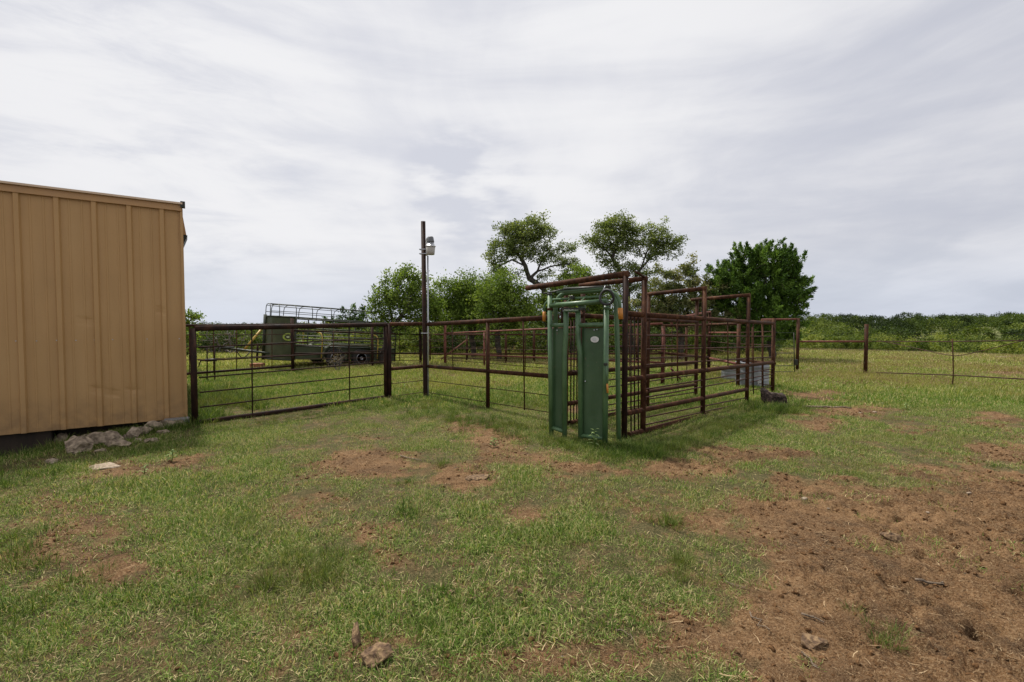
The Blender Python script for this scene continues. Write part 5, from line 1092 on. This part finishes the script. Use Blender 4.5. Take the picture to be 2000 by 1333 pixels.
# limestone patches at the field's far edge
for px, py, wd_, lb_ in ((1735, 686.5, 55, 'long white limestone slab lying along the far field edge'), (1960, 700, 30, 'pale limestone patch at the right end of the field'), (1525, 693, 22, 'pale stony bank in the shade of the cedar')):
    p = GP(px, py); s_ = p[1]/F; V, Fc = rock_geo(rg2, 1, (wd_*s_, .45, .10), .5, 4); V = V+V3(p[0], p[1], GZ(p)); tag(obj('limestone_slab', V, Fc, M['stone_pale'], smooth=True), lb_, 'rock')
# loose stones in the yard
for px, py, s0, lb_ in ((1572, 976, 12, 'biggest pale stone on the bare soil right of the turf tongue'), (1893, 965, 9, 'white stone on the bare soil near the right edge'), (1352, 928, 9, 'flat white chip on the bare path below the alley'), (1812, 1006, 7, 'pale pinkish stone below the white one'),
        (1618, 992, 6, 'tiny white stone left of the middle of the bare soil'), (1708, 806, 9, 'flat pale rock by the fallen stick in the yard'), (1722, 789, 8, 'thin pale rock near the bare red patch'), (205, 914, 50, 'long flat tan rock in the soil before the barn'), (1098, 1286, 5, 'round whitish pebble in the lower middle soil'), (1680, 807, 9, 'low cream rock right of the fallen stick'), (1418, 931, 4, 'small white pebble on the bare path')):
    p = GP(px, py); s_ = p[1]/F; V, Fc = rock_geo(rg2, 1, (s0*s_*.55, s0*s_*.4, min(s0*s_*.25, .035)), .6, 3, 12); V = V+V3(p[0], p[1], GZ(p)+.008); tag(obj('stone', V, Fc, M['stone_pale'], smooth=True), lb_, 'stone')
# overturned chunks of dried manure in front
def chunk(c, sx, sy, sz, rx, rz, seed, lb_, name='dung_chunk'):
    V, Fc = rock_geo(np.random.RandomState(seed), 1, (sx, sy, sz), .9, 4); V[:, 2] += (fbm(V[:, 0]*40, V[:, 1]*40, 3, seed)-.5)*.02
    R = np.array(Matrix.Rotation(rz, 3, 'Z')@Matrix.Rotation(rx, 3, 'X')); V = V@R.T+c; tag(obj(name, V, Fc, M['dung'], smooth=True), lb_, 'dung')
p = GP(733, 1292); chunk(p+V3(.01, .0, .035), .085, .055, .014, .35, .25, 3, 'curled pale crust of dried dung nearest the camera')
p = GP(697, 1258); chunk(p+V3(0, .0, .04), .022, .05, .06, -.2, .3, 4, 'upright reddish flake of dried dung beside the curled crust')
p = GP(1590, 1260); chunk(p+V3(0, 0, .012), .07, .05, .022, .1, .5, 5, 'dark flat dung pat in the lower right soil')
p = GP(880, 1162); chunk(p+V3(0, 0, .012), .02, .016, .014, .1, .5, 6, 'small brown dung lump in the middle turf')
p = GP(1015, 1160); chunk(p+V3(0, 0, .012), .02, .018, .014, .1, .9, 7, 'brown crumb of dung right of the other middle lump')
p = GP(935, 936); chunk(p+V3(0, 0, .012), .14, .06, .022, .1, .2, 8, 'flat clump of dried mud in the bare patch centre')
p = GP(1745, 1052); chunk(p+V3(0, 0, .012), .08, .05, .03, .1, -.5, 12, 'dark hoof turned clod in the right soil')
# sticks
def stick(a, b, r, lb_, name='stick', m='stick'):
    A_ = GP(*a); B_ = GP(*b); P = [A_+(B_-A_)*u+V3(*(np.random.RandomState(int(a[0]+10*u)).randn(3)*.012))*np.array([1, 1, .3])+UP*(r+.012) for u in np.linspace(0, 1, 7)]
    for q_ in P: q_[2] = GZ(q_)+r+.008
    tag(MB().tube(P, r, 8, r2=r*.55).build(name, M[m]), lb_, 'stick')
stick((1566, 797), (1660, 801), .020, 'long grey branch lying on the red soil right of the stump'); stick((1790, 1138), (1845, 1146), .009, 'grey forked twig on the right soil'); stick((1566, 1200), (1600, 1216), .006, 'pale straight twig on the lower soil')
stick((780, 893), (822, 903), .007, 'thin pale twig at the top of the bare patch'); stick((1465, 1200), (1505, 1232), .004, 'thin curved twig in the lower soil left of the pale one'); stick((1572, 1278), (1596, 1308), .004, 'long straw coloured twig near the dark dung pat')
stick((1205, 1232), (1238, 1255), .004, 'short pale twig in the lower middle turf'); stick((1420, 1140), (1465, 1158), .003, 'thin twig at the edge of the turf and soil')
# broad-leaved weeds
def weed(name, c, h, nl, L, wd_, lb_, seed, m='weed'):
    rg_ = np.random.RandomState(seed); T = thing(name, lb_, 'plant', (c[0], c[1], GZ(c)))
    st_ = MB().tube([(0, 0, -.02), (rg_.randn()*.01, 0, h*.5), (rg_.randn()*.02, 0, h)], .004, 6, r2=.002).build('stem', M[m], T, local=True)
    V = []; Fc = []; tn = []
    for i in range(nl):
        z = h*(.15+.85*i/nl); a = i*2.4+rg_.rand(); ln = L*(1-.35*i/nl)*rg_.uniform(.8, 1.2); el = .9-1.0*(i/nl)*.2; up0 = rg_.uniform(.2, .8)
        prev = V3(0, 0, z); dir_ = V3(math.cos(a), math.sin(a), 0); sdv = V3(-math.sin(a), math.cos(a), 0); ang = up0; b0 = len(V)
        for k_, wf in enumerate((.25, .8, 1, .7, .05)):
            V += [prev-sdv*wd_*wf/2, prev+sdv*wd_*wf/2]; prev = prev+(dir_*math.cos(ang)+UP*math.sin(ang))*ln/4; ang -= .35
        for k_ in range(4): Fc.append([b0+2*k_, b0+2*k_+1, b0+2*k_+3, b0+2*k_+2]); tn.append(rg_.rand())
    obj('leaves', np.array(V), np.array(Fc), M[m], T, True, {'tint': ('FACE', np.array(tn))}, local=True)
weed('leafy_weed', B(1161, 878), .24, 16, .11, .022, 'pale green long leaved weed at the foot of the head gate', 1)
weed('leafy_weed', B(965, 878), .13, 13, .09, .03, 'low grey green weed on the bare patch', 2); weed('leafy_weed', B(335, 905), .13, 12, .09, .02, 'pale leafed weed in the grass before the barn wall', 3)
weed('leafy_weed', B(1770, 800), .14, 12, .11, .018, 'light green weed in the right pasture before the wire gate', 4); weed('leafy_weed', B(790, 762), .16, 10, .10, .015, 'pale curly weed below the light pole', 5)
weed('leafy_weed', B(283, 930), .10, 9, .07, .015, 'small upright weed in the soil before the barn', 6)
